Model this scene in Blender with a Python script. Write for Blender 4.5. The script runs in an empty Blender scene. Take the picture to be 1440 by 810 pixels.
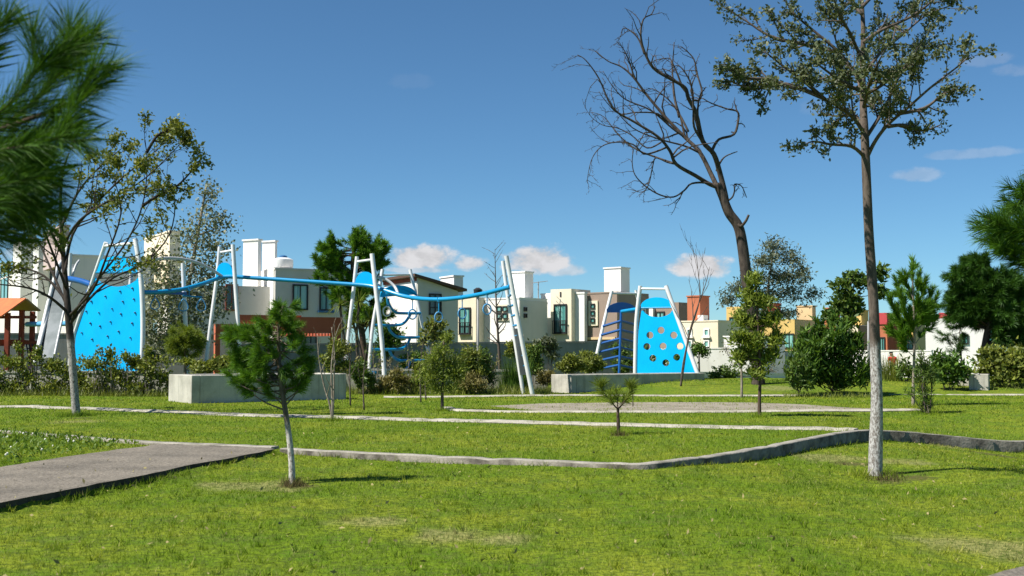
import bpy, math, random
import numpy as np
from mathutils import Vector, Matrix

# ------------------------------------------------------------------ scene, camera maths
scene = bpy.context.scene
COL = scene.collection
F = 1617.0
CAMZ = 1.6
PITCH = math.atan(90 / F)
CP, SP = math.cos(PITCH), math.sin(PITCH)
CAM = Vector((0, 0, CAMZ))


def ray(px, py):
    cx, cy = (px - 720) / F, (405 - py) / F
    return Vector((cx, CP - cy * SP, SP + cy * CP))


def P(px, py, Y):
    d = ray(px, py)
    return CAM + d * (Y / d.y)


def S(t):
    t = min(1.0, max(0.0, t))
    return t * t * (3 - 2 * t)


def Sn(t):
    t = np.clip(t, 0, 1)
    return t * t * (3 - 2 * t)


# border between the raised lawn and the lower front lawn, x -> y
BX = np.array([-40, -9.0, -5.35, -3.74, 1.72, 4.2, 6.9, 8.2, 10.6, 14, 30])
BY = np.array([-30, -2.0, 12.0, 18.9, 16.1, 19.2, 23.2, 24.15, 25.4, 27.2, 35])


def lawn_z(x, y):
    """ground height, numpy arrays"""
    x = np.asarray(x, float)
    y = np.asarray(y, float)
    yb = np.interp(x, BX, BY)
    slope = np.gradient(BY, BX)
    m = np.interp(x, BX, slope)
    dist = (y - yb) / np.sqrt(1 + m * m)
    back = -0.42 * Sn((x - 6.8) / 5.0) * (1 - Sn((y - 26) / 7.0))
    back = back + 0.42 * Sn((x - 2.2) / 5.0) * Sn((y - 42.5) / 5.0) * (1 - Sn((y - 56) / 9.0))
    back = back + 0.02 * np.sin(x * 0.7 + 1) * np.sin(y * 0.5)
    drop = 0.07 + 0.15 * Sn((x - 1.6) / 4.5)
    front = back - drop
    front = front + 0.03 * np.sin(x * 0.9) * np.sin(y * 0.8 + 0.6)
    # dips round the planted trunks; the last one stands in for a shadow
    for (tx, ty, r, a) in ((5.2, 16.3, 0.9, 0.10), (-2.65, 14.4, 0.5, 0.05), (8.9, 19.5, 0.8, 0.14)):
        d2 = ((x - tx) ** 2 + (y - ty) ** 2) / (r * r)
        front = front - a * np.exp(-d2)
    w = Sn((dist + 0.09) / 0.18)
    return front * (1 - w) + back * w


def gz(x, y):
    return float(lawn_z(np.array([x]), np.array([y]))[0])


def hit(px, py):
    d = ray(px, py)
    t = 5.0
    last = t
    while t < 400:
        p = CAM + d * t
        if p.z < gz(p.x, p.y):
            break
        last = t
        t *= 1.02
    lo, hi = last, t
    for _ in range(30):
        m = (lo + hi) / 2
        p = CAM + d * m
        if p.z < gz(p.x, p.y):
            hi = m
        else:
            lo = m
    return CAM + d * hi


def col(px, Y):
    """ground point at picture column px and depth Y"""
    p = P(px, 495, Y)
    return Vector((p.x, Y, gz(p.x, Y)))


# ------------------------------------------------------------------ materials
MATS = {}


def new_mat(name):
    m = bpy.data.materials.new(name)
    m.use_nodes = True
    nt = m.node_tree
    for n in list(nt.nodes):
        nt.nodes.remove(n)
    out = nt.nodes.new('ShaderNodeOutputMaterial')
    MATS[name] = m
    return m, nt, out


def N(nt, kind, **kw):
    n = nt.nodes.new('ShaderNode' + kind)
    for k, v in kw.items():
        if k.startswith('i_'):
            n.inputs[k[2:].replace('_', ' ')].default_value = v
        else:
            setattr(n, k, v)
    return n


def L(nt, a, b):
    nt.links.new(a, b)


def math_n(nt, op, a, b=None, c=None, clamp=False):
    n = nt.nodes.new('ShaderNodeMath')
    n.operation = op
    n.use_clamp = clamp
    for i, v in enumerate((a, b, c)):
        if v is None:
            continue
        if isinstance(v, (int, float)):
            n.inputs[i].default_value = v
        else:
            nt.links.new(v, n.inputs[i])
    return n.outputs[0]


def mixc(nt, fac, a, b, blend='MIX'):
    n = nt.nodes.new('ShaderNodeMix')
    n.data_type = 'RGBA'
    n.blend_type = blend
    for sock, v in ((n.inputs[0], fac), (n.inputs[6], a), (n.inputs[7], b)):
        if isinstance(v, (int, float)):
            sock.default_value = v
        elif isinstance(v, tuple):
            sock.default_value = (*v, 1) if len(v) == 3 else v
        else:
            nt.links.new(v, sock)
    return n.outputs[2]


def ramp(nt, fac, p0, p1):
    n = nt.nodes.new('ShaderNodeMapRange')
    n.interpolation_type = 'SMOOTHSTEP'
    n.inputs[1].default_value = p0
    n.inputs[2].default_value = p1
    nt.links.new(fac, n.inputs[0])
    return n.outputs[0]


def noise(nt, vec, scale, detail=4, rough=0.6):
    n = N(nt, 'TexNoise')
    n.inputs['Scale'].default_value = scale
    n.inputs['Detail'].default_value = detail
    n.inputs['Roughness'].default_value = rough
    if vec is not None:
        nt.links.new(vec, n.inputs['Vector'])
    return n.outputs['Fac']


def surf(name, c, c2=None, rough=0.7, scale=1.5, amt=1.0, fine=0.25, bump=0.0, bscale=40, spec=0.3, metal=0.0, streak=0.0, streakc=(0.08, 0.08, 0.075)):
    """painted or mineral surface: broad mottling between two tones, fine speckle, optional vertical rain streaks and bump"""
    m, nt, out = new_mat(name)
    g = N(nt, 'NewGeometry')
    pos = g.outputs['Position']
    if c2 is None:
        c2 = tuple(v * 0.86 for v in c)
    f = ramp(nt, noise(nt, pos, scale), 0.35, 0.7)
    cc = mixc(nt, math_n(nt, 'MULTIPLY', f, amt), c, c2)
    fn = noise(nt, pos, bscale, 3)
    fac = math_n(nt, 'ADD', math_n(nt, 'MULTIPLY', math_n(nt, 'SUBTRACT', fn, 0.5), fine), 1.0)
    h = N(nt, 'HueSaturation')
    L(nt, cc, h.inputs['Color'])
    L(nt, fac, h.inputs['Value'])
    cc = h.outputs[0]
    if streak > 0:
        mp = N(nt, 'Mapping')
        mp.inputs['Scale'].default_value = (2.6, 2.6, 0.16)
        L(nt, pos, mp.inputs['Vector'])
        sf = ramp(nt, noise(nt, mp.outputs[0], 1.6, 6, 0.7), 0.5, 0.78)
        cc = mixc(nt, math_n(nt, 'MULTIPLY', sf, streak), cc, streakc)
    b = N(nt, 'BsdfPrincipled')
    L(nt, cc, b.inputs['Base Color'])
    b.inputs['Roughness'].default_value = rough
    b.inputs['Metallic'].default_value = metal
    b.inputs['Specular IOR Level'].default_value = spec
    if bump:
        bn = N(nt, 'Bump')
        bn.inputs['Strength'].default_value = bump
        bn.inputs['Distance'].default_value = 0.02
        L(nt, fn, bn.inputs['Height'])
        L(nt, bn.outputs[0], b.inputs['Normal'])
    L(nt, b.outputs[0], out.inputs[0])
    return m


def leafmat(name, c1, c2, c3=None, trans=0.3, rough=0.5, spec=0.25, clump=2.0):
    m, nt, out = new_mat(name)
    g = N(nt, 'NewGeometry')
    rnd = g.outputs['Random Per Island']
    BOOST = 1.5
    c1 = tuple(min(0.5, v * BOOST) for v in c1)
    c2 = tuple(min(0.5, v * BOOST) for v in c2)
    c3 = tuple(min(0.5, v * BOOST) for v in c3) if c3 else None
    cc = mixc(nt, rnd, c1, c2)
    nf = ramp(nt, noise(nt, g.outputs['Position'], clump, 2), 0.38, 0.66)
    cc = mixc(nt, math_n(nt, 'MULTIPLY', nf, 0.55), cc, c3 if c3 else tuple((a + b) * 0.35 for a, b in zip(c1, c2)))
    b = N(nt, 'BsdfPrincipled')
    L(nt, cc, b.inputs['Base Color'])
    b.inputs['Roughness'].default_value = rough
    b.inputs['Specular IOR Level'].default_value = spec
    t = N(nt, 'BsdfTranslucent')
    tc = mixc(nt, 1.0, cc, (1.15, 1.1, 0.5), 'MULTIPLY')
    L(nt, tc, t.inputs['Color'])
    mx = N(nt, 'MixShader')
    mx.inputs[0].default_value = trans
    L(nt, b.outputs[0], mx.inputs[1])
    L(nt, t.outputs[0], mx.inputs[2])
    L(nt, mx.outputs[0], out.inputs[0])
    return m


def barkmat(name, c, c2, white_to=None, white=(0.62, 0.6, 0.56), speck=0.5, vs=12):
    """bark with vertical grain; white_to = height in metres (world z) up to which the trunk is limewashed"""
    m, nt, out = new_mat(name)
    g = N(nt, 'NewGeometry')
    pos = g.outputs['Position']
    mp = N(nt, 'Mapping')
    mp.inputs['Scale'].default_value = (vs, vs, vs * 0.25)
    L(nt, pos, mp.inputs['Vector'])
    f = noise(nt, mp.outputs[0], 1.6, 6, 0.65)
    cc = mixc(nt, ramp(nt, f, 0.35, 0.68), c, c2)
    if white_to is not None:
        sx = N(nt, 'SeparateXYZ')
        L(nt, pos, sx.inputs[0])
        zz = math_n(nt, 'ADD', sx.outputs[2], math_n(nt, 'MULTIPLY', noise(nt, pos, 6, 2), 0.25))
        low = math_n(nt, 'SUBTRACT', 1.0, ramp(nt, zz, white_to - 0.1, white_to + 0.2))
        mp2 = N(nt, 'Mapping')
        mp2.inputs['Scale'].default_value = (1, 1, 0.55)
        L(nt, pos, mp2.inputs['Vector'])
        fl = noise(nt, mp2.outputs[0], 38, 5, 0.75)
        flake = ramp(nt, fl, speck - 0.05, speck + 0.06)
        ridge = ramp(nt, f, 0.40, 0.62)
        film = math_n(nt, 'MULTIPLY', low, math_n(nt, 'MULTIPLY_ADD', ridge, 0.40, 0.12))
        cc = mixc(nt, film, cc, tuple(v * 0.72 for v in white))
        cc = mixc(nt, math_n(nt, 'MULTIPLY', math_n(nt, 'MULTIPLY', low, flake), 0.8), cc, white)
    b = N(nt, 'BsdfPrincipled')
    L(nt, cc, b.inputs['Base Color'])
    b.inputs['Roughness'].default_value = 0.9
    b.inputs['Specular IOR Level'].default_value = 0.15
    bn = N(nt, 'Bump')
    bn.inputs['Strength'].default_value = 0.6
    bn.inputs['Distance'].default_value = 0.02
    L(nt, f, bn.inputs['Height'])
    L(nt, bn.outputs[0], b.inputs['Normal'])
    L(nt, b.outputs[0], out.inputs[0])
    return m


def lawn_colour(nt, pos):
    big = noise(nt, pos, 0.32, 3, 0.55)
    mid = noise(nt, pos, 1.7, 4, 0.6)
    fin = noise(nt, pos, 14, 3, 0.6)
    cc = mixc(nt, ramp(nt, big, 0.38, 0.62), LG1, LG2)
    cc = mixc(nt, math_n(nt, 'MULTIPLY', ramp(nt, mid, 0.42, 0.66), 0.75), cc, LG3)
    # straw coloured worn patches where the turf was scalped
    dry = ramp(nt, math_n(nt, 'ADD', math_n(nt, 'MULTIPLY', mid, 0.6), math_n(nt, 'MULTIPLY', fin, 0.4)), 0.53, 0.66)
    cc = mixc(nt, math_n(nt, 'MULTIPLY', dry, 0.40), cc, (0.27, 0.25, 0.085))
    spots = None
    for (x, y, r) in DRY:
        d = N(nt, 'VectorMath')
        d.operation = 'DISTANCE'
        L(nt, pos, d.inputs[0])
        d.inputs[1].default_value = (x, y, gz(x, y))
        v = math_n(nt, 'SUBTRACT', 1.0, math_n(nt, 'DIVIDE', d.outputs['Value'], r), clamp=True)
        spots = v if spots is None else math_n(nt, 'MAXIMUM', spots, v)
    sp = ramp(nt, math_n(nt, 'ADD', spots, math_n(nt, 'MULTIPLY', math_n(nt, 'SUBTRACT', mid, 0.5), 1.6)), 0.22, 0.75)
    sp = math_n(nt, 'MULTIPLY', sp, math_n(nt, 'MINIMUM', math_n(nt, 'MULTIPLY', spots, 5.0), 1.0))
    cc = mixc(nt, math_n(nt, 'MULTIPLY', sp, 0.55), cc, (0.31, 0.27, 0.13))
    so = None
    for (x, y, r) in SOIL_SHADE:
        d = N(nt, 'VectorMath')
        d.operation = 'DISTANCE'
        L(nt, pos, d.inputs[0])
        d.inputs[1].default_value = (x, y, gz(x, y))
        v = math_n(nt, 'SUBTRACT', 1.0, math_n(nt, 'DIVIDE', d.outputs['Value'], r), clamp=True)
        so = v if so is None else math_n(nt, 'MAXIMUM', so, v)
    sf = ramp(nt, math_n(nt, 'ADD', so, math_n(nt, 'MULTIPLY', math_n(nt, 'SUBTRACT', fin, 0.5), 1.6)), 0.25, 0.7)
    sf = math_n(nt, 'MULTIPLY', sf, math_n(nt, 'MINIMUM', math_n(nt, 'MULTIPLY', so, 5.0), 1.0))
    cc = mixc(nt, math_n(nt, 'MULTIPLY', sf, 0.85), cc, (0.085, 0.06, 0.036))
    return cc, fin


LG1 = (0.120, 0.186, 0.012)
LG2 = (0.188, 0.228, 0.021)
LG3 = (0.066, 0.140, 0.009)


def spot(px, py, r):
    p = hit(px, py)
    return (p.x, p.y, r)


SOIL_SHADE = [spot(1250, 676, 0.5), spot(1195, 652, 0.6), spot(1290, 672, 0.5), spot(411, 684, 0.35), spot(430, 684, 0.3), spot(112, 588, 0.6), spot(872, 613, 0.3), spot(1400, 640, 0.9)]  # bare soil at the trunks; the last spot paints a shadow on the lawn
DRY = [spot(350, 684, 1.1), spot(1175, 645, 1.1), spot(1262, 650, 0.9), spot(640, 757, 0.7), spot(700, 758, 0.5), spot(1310, 618, 1.2),
       spot(515, 735, 0.6), spot(110, 593, 1.0), spot(1390, 770, 1.2), spot(840, 600, 0.6), spot(1100, 548, 1.5)]

m, nt, out = new_mat('lawn_soil')
g = N(nt, 'NewGeometry')
cc, fin = lawn_colour(nt, g.outputs['Position'])
cc = mixc(nt, ramp(nt, fin, 0.4, 0.65), cc, (0.065, 0.095, 0.014))
b = N(nt, 'BsdfPrincipled')
L(nt, cc, b.inputs['Base Color'])
b.inputs['Roughness'].default_value = 0.95
b.inputs['Specular IOR Level'].default_value = 0.05
bn = N(nt, 'Bump')
bn.inputs['Strength'].default_value = 0.8
bn.inputs['Distance'].default_value = 0.03
L(nt, noise(nt, g.outputs['Position'], 30, 4), bn.inputs['Height'])
L(nt, bn.outputs[0], b.inputs['Normal'])
L(nt, b.outputs[0], out.inputs[0])

m, nt, out = new_mat('grass_blade')
g = N(nt, 'NewGeometry')
cc, fin = lawn_colour(nt, g.outputs['Position'])
hs = N(nt, 'HueSaturation')
L(nt, cc, hs.inputs['Color'])
L(nt, math_n(nt, 'MULTIPLY_ADD', g.outputs['Random Per Island'], 0.95, 0.85), hs.inputs['Value'])
L(nt, math_n(nt, 'MULTIPLY_ADD', g.outputs['Random Per Island'], -0.035, 0.515), hs.inputs['Hue'])
b = N(nt, 'BsdfPrincipled')
strawf = ramp(nt, g.outputs['Random Per Island'], 0.91, 0.98)
blade = mixc(nt, math_n(nt, 'MULTIPLY', strawf, 0.75), hs.outputs[0], (0.42, 0.38, 0.17))
L(nt, blade, b.inputs['Base Color'])
b.inputs['Roughness'].default_value = 0.7
b.inputs['Specular IOR Level'].default_value = 0.05
t = N(nt, 'BsdfTranslucent')
L(nt, blade, t.inputs['Color'])
mx = N(nt, 'MixShader')
mx.inputs[0].default_value = 0.4
L(nt, b.outputs[0], mx.inputs[1])
L(nt, t.outputs[0], mx.inputs[2])
L(nt, mx.outputs[0], out.inputs[0])

surf('concrete_light', (0.40, 0.375, 0.31), (0.24, 0.225, 0.175), rough=0.9, scale=2.2, fine=0.7, bump=0.6, bscale=25)
surf('concrete_kerb', (0.30, 0.28, 0.24), (0.17, 0.16, 0.13), rough=0.9, scale=2.5, fine=0.8, bump=0.7, bscale=22)
surf('concrete_planter', (0.47, 0.45, 0.39), (0.31, 0.30, 0.255), rough=0.9, scale=1.3, fine=0.4, bump=0.4, bscale=30, streak=0.8, streakc=(0.05, 0.056, 0.042))
surf('concrete_side', (0.24, 0.22, 0.18), (0.06, 0.053, 0.042), rough=0.95, scale=2.2, fine=0.8, bump=0.8, bscale=18)
surf('asphalt_path', (0.185, 0.165, 0.135), (0.125, 0.113, 0.094), rough=0.95, scale=1.1, fine=1.8, bump=1.0, bscale=24, spec=0.1)
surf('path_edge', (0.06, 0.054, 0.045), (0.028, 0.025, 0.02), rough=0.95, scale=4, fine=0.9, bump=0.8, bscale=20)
surf('dirt', (0.26, 0.232, 0.18), (0.18, 0.158, 0.118), rough=0.95, scale=1.2, fine=0.8, bump=0.6, bscale=12)
surf('paint_white', (0.72, 0.72, 0.71), (0.62, 0.63, 0.63), rough=0.35, scale=1.2, fine=0.12, spec=0.45)
surf('paint_silver', (0.50, 0.51, 0.52), (0.42, 0.43, 0.44), rough=0.35, scale=1.2, fine=0.12, spec=0.5)
surf('panel_blue', (0.001, 0.40, 0.80), (0.001, 0.35, 0.72), rough=0.45, scale=0.8, fine=0.1, spec=0.12, streak=0.12, streakc=(0.02, 0.2, 0.4))
surf('tube_blue', (0.006, 0.26, 0.52), (0.006, 0.22, 0.45), rough=0.3, scale=1.5, fine=0.1, spec=0.5)
surf('frame_blue', (0.012, 0.10, 0.34), (0.01, 0.08, 0.28), rough=0.35, scale=1.5, fine=0.1, spec=0.45)
surf('rope_blue', (0.10, 0.34, 0.62), (0.07, 0.26, 0.5), rough=0.6)
surf('hold_grey', (0.03, 0.13, 0.22), (0.05, 0.16, 0.27), rough=0.6)
surf('slide_steel', (0.085, 0.10, 0.11), (0.05, 0.065, 0.07), rough=0.5, scale=1.6, metal=0.35, fine=0.25, spec=0.3)
surf('wood_red', (0.24, 0.045, 0.02), (0.16, 0.03, 0.015), rough=0.7, scale=3)
surf('roof_orange', (0.56, 0.15, 0.05), (0.46, 0.12, 0.045), rough=0.75, scale=3)
surf('tarp_tan', (0.32, 0.2, 0.11), rough=0.8)
surf('wall_white', (0.78, 0.765, 0.73), (0.70, 0.685, 0.65), rough=0.85, scale=0.35, fine=0.1, bump=0.2, streak=0.16, streakc=(0.42, 0.40, 0.37))
surf('wall_warm', (0.68, 0.64, 0.58), (0.60, 0.56, 0.50), rough=0.85, scale=0.3, fine=0.1, bump=0.2, streak=0.22, streakc=(0.33, 0.31, 0.28))
surf('wall_cream', (0.74, 0.66, 0.50), (0.66, 0.58, 0.43), rough=0.85, scale=0.4, fine=0.1, bump=0.2, streak=0.15, streakc=(0.42, 0.37, 0.28))
surf('wall_tan', (0.62, 0.47, 0.27), (0.55, 0.41, 0.23), rough=0.85, scale=0.4, fine=0.1, streak=0.15, streakc=(0.3, 0.23, 0.14))
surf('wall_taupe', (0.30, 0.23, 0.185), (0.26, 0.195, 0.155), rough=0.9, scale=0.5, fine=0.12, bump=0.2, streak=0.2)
surf('wall_orange', (0.46, 0.15, 0.075), (0.39, 0.125, 0.062), rough=0.85, scale=0.5, streak=0.15)
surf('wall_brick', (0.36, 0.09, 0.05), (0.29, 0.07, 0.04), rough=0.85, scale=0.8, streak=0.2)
surf('wall_red', (0.42, 0.055, 0.06), (0.36, 0.045, 0.05), rough=0.8, scale=0.6)
surf('wall_yellow', (0.62, 0.43, 0.15), (0.54, 0.37, 0.125), rough=0.85, scale=0.5, streak=0.12)
surf('wall_pink', (0.52, 0.41, 0.39), (0.46, 0.36, 0.34), rough=0.85, scale=0.5)
surf('wall_terracotta', (0.50, 0.14, 0.075), (0.42, 0.115, 0.06), rough=0.85, scale=0.8)
surf('wall_block', (0.24, 0.24, 0.245), (0.17, 0.17, 0.175), rough=0.92, scale=0.6, fine=0.3, bump=0.3, streak=0.65, streakc=(0.05, 0.05, 0.052))
surf('wall_boundary', (0.74, 0.72, 0.68), (0.62, 0.60, 0.56), rough=0.9, scale=0.5, streak=0.25, streakc=(0.3, 0.28, 0.25))
surf('frame_dark', (0.03, 0.03, 0.032), rough=0.5)
surf('steel_grey', (0.28, 0.28, 0.28), rough=0.5)
surf('roof_edge', (0.10, 0.06, 0.045), rough=0.8)
surf('cloth_red', (0.62, 0.02, 0.03), (0.5, 0.02, 0.025), rough=0.8)
surf('cloth_dark', (0.03, 0.03, 0.04), rough=0.85)
surf('skin', (0.36, 0.2, 0.13), rough=0.55)
surf('hair', (0.012, 0.01, 0.009), rough=0.5)
surf('tank_blue', (0.05, 0.15, 0.32), rough=0.5)
surf('petal_white', (0.72, 0.70, 0.62), rough=0.7)
surf('straw', (0.30, 0.25, 0.11), (0.2, 0.18, 0.07), rough=0.8)


def glass(name, tint, curtain):
    m, nt, out = new_mat(name)
    g = N(nt, 'NewGeometry')
    mp = N(nt, 'Mapping')
    mp.inputs['Scale'].default_value = (3.2, 3.2, 0.05)
    L(nt, g.outputs['Position'], mp.inputs['Vector'])
    f = ramp(nt, noise(nt, mp.outputs[0], 1.3, 3), 0.4, 0.62)
    cc = mixc(nt, f, tint, curtain)
    b = N(nt, 'BsdfPrincipled')
    L(nt, cc, b.inputs['Base Color'])
    b.inputs['Roughness'].default_value = 0.06
    b.inputs['Specular IOR Level'].default_value = 0.7
    L(nt, b.outputs[0], out.inputs[0])


glass('glass_teal', (0.06, 0.22, 0.20), (0.26, 0.50, 0.46))
glass('glass_dark', (0.012, 0.035, 0.04), (0.04, 0.085, 0.09))

leafmat('needle_near', (0.014, 0.048, 0.006), (0.064, 0.14, 0.013), trans=0.28, clump=3)
leafmat('needle_sapling', (0.03, 0.095, 0.008), (0.115, 0.215, 0.02), trans=0.25, clump=6)
leafmat('needle_dark', (0.014, 0.045, 0.007), (0.05, 0.115, 0.015), trans=0.2, clump=1.2)
leafmat('needle_yellow', (0.09, 0.13, 0.018), (0.15, 0.19, 0.03), trans=0.3, clump=3)
leafmat('leaf_olive', (0.048, 0.066, 0.030), (0.108, 0.122, 0.060), (0.035, 0.048, 0.020), trans=0.22, clump=3)
leafmat('leaf_gold', (0.070, 0.092, 0.016), (0.15, 0.162, 0.034), (0.05, 0.06, 0.014), trans=0.3, clump=2.5)
leafmat('leaf_silver', (0.07, 0.085, 0.045), (0.26, 0.275, 0.19), (0.05, 0.06, 0.038), trans=0.2, clump=1.6)
leafmat('leaf_lance', (0.055, 0.085, 0.016), (0.16, 0.19, 0.045), (0.045, 0.065, 0.014), trans=0.3, clump=5)
leafmat('leaf_fresh', (0.07, 0.105, 0.012), (0.20, 0.24, 0.04), (0.055, 0.085, 0.012), trans=0.3, clump=5)
leafmat('leaf_dark', (0.014, 0.044, 0.007), (0.105, 0.18, 0.022), (0.016, 0.04, 0.007), trans=0.25, clump=3)
leafmat('leaf_mid', (0.035, 0.075, 0.012), (0.10, 0.145, 0.028), (0.03, 0.05, 0.012), trans=0.3, clump=2.5)
leafmat('leaf_hedge', (0.06, 0.09, 0.012), (0.20, 0.22, 0.04), (0.04, 0.05, 0.014), trans=0.28, clump=3)
leafmat('leaf_dry', (0.10, 0.085, 0.03), (0.19, 0.17, 0.065), (0.07, 0.075, 0.022), trans=0.25, clump=2.5)
leafmat('leaf_grey', (0.05, 0.065, 0.04), (0.12, 0.135, 0.085), (0.04, 0.05, 0.03), trans=0.2, clump=1.2)
leafmat('leaf_weed', (0.06, 0.11, 0.012), (0.13, 0.19, 0.03), trans=0.35, clump=4)
barkmat('bark_tall', (0.13, 0.105, 0.085), (0.07, 0.055, 0.045), white_to=1.75, white=(0.50, 0.49, 0.47), speck=0.50)
barkmat('bark_white', (0.055, 0.045, 0.038), (0.028, 0.023, 0.02), white_to=2.0, white=(0.40, 0.38, 0.35), speck=0.46)
barkmat('bark_pine_lime', (0.16, 0.13, 0.10), (0.08, 0.065, 0.05), white_to=0.72, white=(0.60, 0.57, 0.52), speck=0.46, vs=20)
barkmat('bark_dead', (0.085, 0.068, 0.055), (0.03, 0.025, 0.022), vs=6)
barkmat('bark_twig', (0.13, 0.105, 0.085), (0.06, 0.05, 0.042), vs=20)
barkmat('bark_pale', (0.30, 0.26, 0.21), (0.17, 0.14, 0.11), vs=18)
barkmat('bark_pine', (0.10, 0.07, 0.05), (0.045, 0.032, 0.025), vs=12)


# ------------------------------------------------------------------ mesh helpers
def tag(o, label=None, cat=None, group=None, kind=None):
    if label:
        o['label'] = label
    if cat:
        o['category'] = cat
    if group:
        o['group'] = group
    if kind:
        o['kind'] = kind
    return o


def thing(name, label, cat, loc, group=None):
    o = bpy.data.objects.new(name, None)
    o.empty_display_size = 0.2
    o.location = Vector(loc)
    COL.objects.link(o)
    return tag(o, label, cat, group)


def root_loc(o):
    p = Vector((0, 0, 0))
    while o is not None:
        p = p + o.location
        o = o.parent
    return p


def finish(me, name, mat, parent, loc, smooth):
    o = bpy.data.objects.new(name, me)
    COL.objects.link(o)
    if mat:
        me.materials.append(MATS[mat])
    if smooth and len(me.polygons):
        me.polygons.foreach_set('use_smooth', np.ones(len(me.polygons), dtype=bool))
    if parent is not None:
        o.parent = parent
    else:
        o.location = loc
    return o


def np_mesh(name, V, Fc, mat, parent=None, loc=(0, 0, 0), smooth=False):
    """mesh from arrays in world coordinates"""
    V = np.asarray(V, dtype=np.float64).reshape(-1, 3)
    Fc = np.asarray(Fc, dtype=np.int32)
    base = root_loc(parent) if parent is not None else Vector(loc)
    V = V - np.array(base)[None, :]
    n, k = Fc.shape
    me = bpy.data.meshes.new(name)
    me.vertices.add(len(V))
    me.vertices.foreach_set('co', V.astype(np.float32).ravel())
    me.loops.add(n * k)
    me.loops.foreach_set('vertex_index', Fc.ravel())
    me.polygons.add(n)
    me.polygons.foreach_set('loop_start', np.arange(0, n * k, k, dtype=np.int32))
    me.update(calc_edges=True)
    me.validate()
    return finish(me, name, mat, parent, loc, smooth)


class MB:
    def __init__(self):
        self.v = []
        self.f = []

    def add(self, vs, fs):
        o = len(self.v)
        self.v.extend([tuple(p) for p in vs])
        self.f.extend([tuple(i + o for i in f) for f in fs])
        return self

    def obox(self, O, a, b, c):
        """box from corner O with edge vectors a, b, c"""
        O, a, b, c = Vector(O), Vector(a), Vector(b), Vector(c)
        vs = [O, O + a, O + a + b, O + b, O + c, O + a + c, O + a + b + c, O + b + c]
        fs = [(0, 3, 2, 1), (4, 5, 6, 7), (0, 1, 5, 4), (1, 2, 6, 5), (2, 3, 7, 6), (3, 0, 4, 7)]
        if a.cross(b).dot(c) < 0:
            fs = [tuple(reversed(f)) for f in fs]
        return self.add(vs, fs)

    def box(self, c, s):
        c, s = Vector(c), Vector(s)
        return self.obox(c - s / 2, (s.x, 0, 0), (0, s.y, 0), (0, 0, s.z))

    def bar(self, p, q, w, h=None, up=(0, 0, 1)):
        p, q = Vector(p), Vector(q)
        h = w if h is None else h
        d = (q - p).normalized()
        side = d.cross(Vector(up))
        if side.length < 1e-4:
            side = d.cross(Vector((1, 0, 0)))
        side.normalize()
        u = side.cross(d)
        return self.obox(p - side * w / 2 - u * h / 2, q - p, side * w, u * h)

    def tube(self, pts, rad, sides=8, cap=True):
        pts = [Vector(p) for p in pts]
        n = len(pts)
        if isinstance(rad, (int, float)):
            rad = [rad] * n
        vs = []
        ref = None
        for i in range(n):
            d = pts[min(i + 1, n - 1)] - pts[max(i - 1, 0)]
            if d.length < 1e-9:
                d = Vector((0, 0, 1))
            d.normalize()
            if ref is None:
                ref = d.orthogonal().normalized()
            else:
                ref = (ref - d * ref.dot(d))
                if ref.length < 1e-6:
                    ref = d.orthogonal()
                ref.normalize()
            bi = d.cross(ref)
            for k in range(sides):
                a = 2 * math.pi * k / sides
                vs.append(pts[i] + (ref * math.cos(a) + bi * math.sin(a)) * rad[i])
        fs = []
        for i in range(n - 1):
            for k in range(sides):
                k2 = (k + 1) % sides
                fs.append((i * sides + k, i * sides + k2, (i + 1) * sides + k2, (i + 1) * sides + k))
        if cap:
            fs.append(tuple(reversed(range(sides))))
            fs.append(tuple(range((n - 1) * sides, n * sides)))
        return self.add(vs, fs)

    def plate(self, pts, thick):
        """flat polygon (3D points, in order) given a thickness along its normal"""
        pts = [Vector(p) for p in pts]
        nrm = Vector((0, 0, 0))
        for i in range(len(pts)):
            a, b = pts[i], pts[(i + 1) % len(pts)]
            nrm += a.cross(b)
        nrm.normalize()
        n = len(pts)
        vs = [p + nrm * thick / 2 for p in pts] + [p - nrm * thick / 2 for p in pts]
        fs = [tuple(range(n)), tuple(reversed(range(n, 2 * n)))]
        for i in range(n):
            j = (i + 1) % n
            fs.append((i, i + n, j + n, j))
        return self.add(vs, fs)

    def build(self, name, mat, parent=None, loc=(0, 0, 0), smooth=False):
        base = root_loc(parent) if parent is not None else Vector(loc)
        me = bpy.data.meshes.new(name)
        me.from_pydata([(x - base.x, y - base.y, z - base.z) for x, y, z in self.v], [], self.f)
        me.validate()
        me.update()
        return finish(me, name, mat, parent, loc, smooth)


def shade_auto(o, ang=40):
    me = o.data
    me.polygons.foreach_set('use_smooth', np.ones(len(me.polygons), dtype=bool))
    me.set_sharp_from_angle(angle=math.radians(ang))
    return o


def bevel(o, w=0.02, seg=2):
    md = o.modifiers.new('bevel', 'BEVEL')
    md.width = w
    md.segments = seg
    md.limit_method = 'ANGLE'
    return o


def smooth_line(pts, sub=4):
    """Catmull-Rom through Vectors"""
    pts = [Vector(p) for p in pts]
    if len(pts) < 3:
        return pts
    o = []
    for i in range(len(pts) - 1):
        p0 = pts[max(i - 1, 0)]
        p1, p2 = pts[i], pts[i + 1]
        p3 = pts[min(i + 2, len(pts) - 1)]
        for k in range(sub):
            t = k / sub
            o.append(0.5 * ((2 * p1) + (p2 - p0) * t + (2 * p0 - 5 * p1 + 4 * p2 - p3) * t * t + (3 * p1 - p0 - 3 * p2 + p3) * t ** 3))
    o.append(pts[-1])
    return o


def lerp_list(vals, n):
    xs = np.linspace(0, len(vals) - 1, n)
    return list(np.interp(xs, range(len(vals)), vals))


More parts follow.
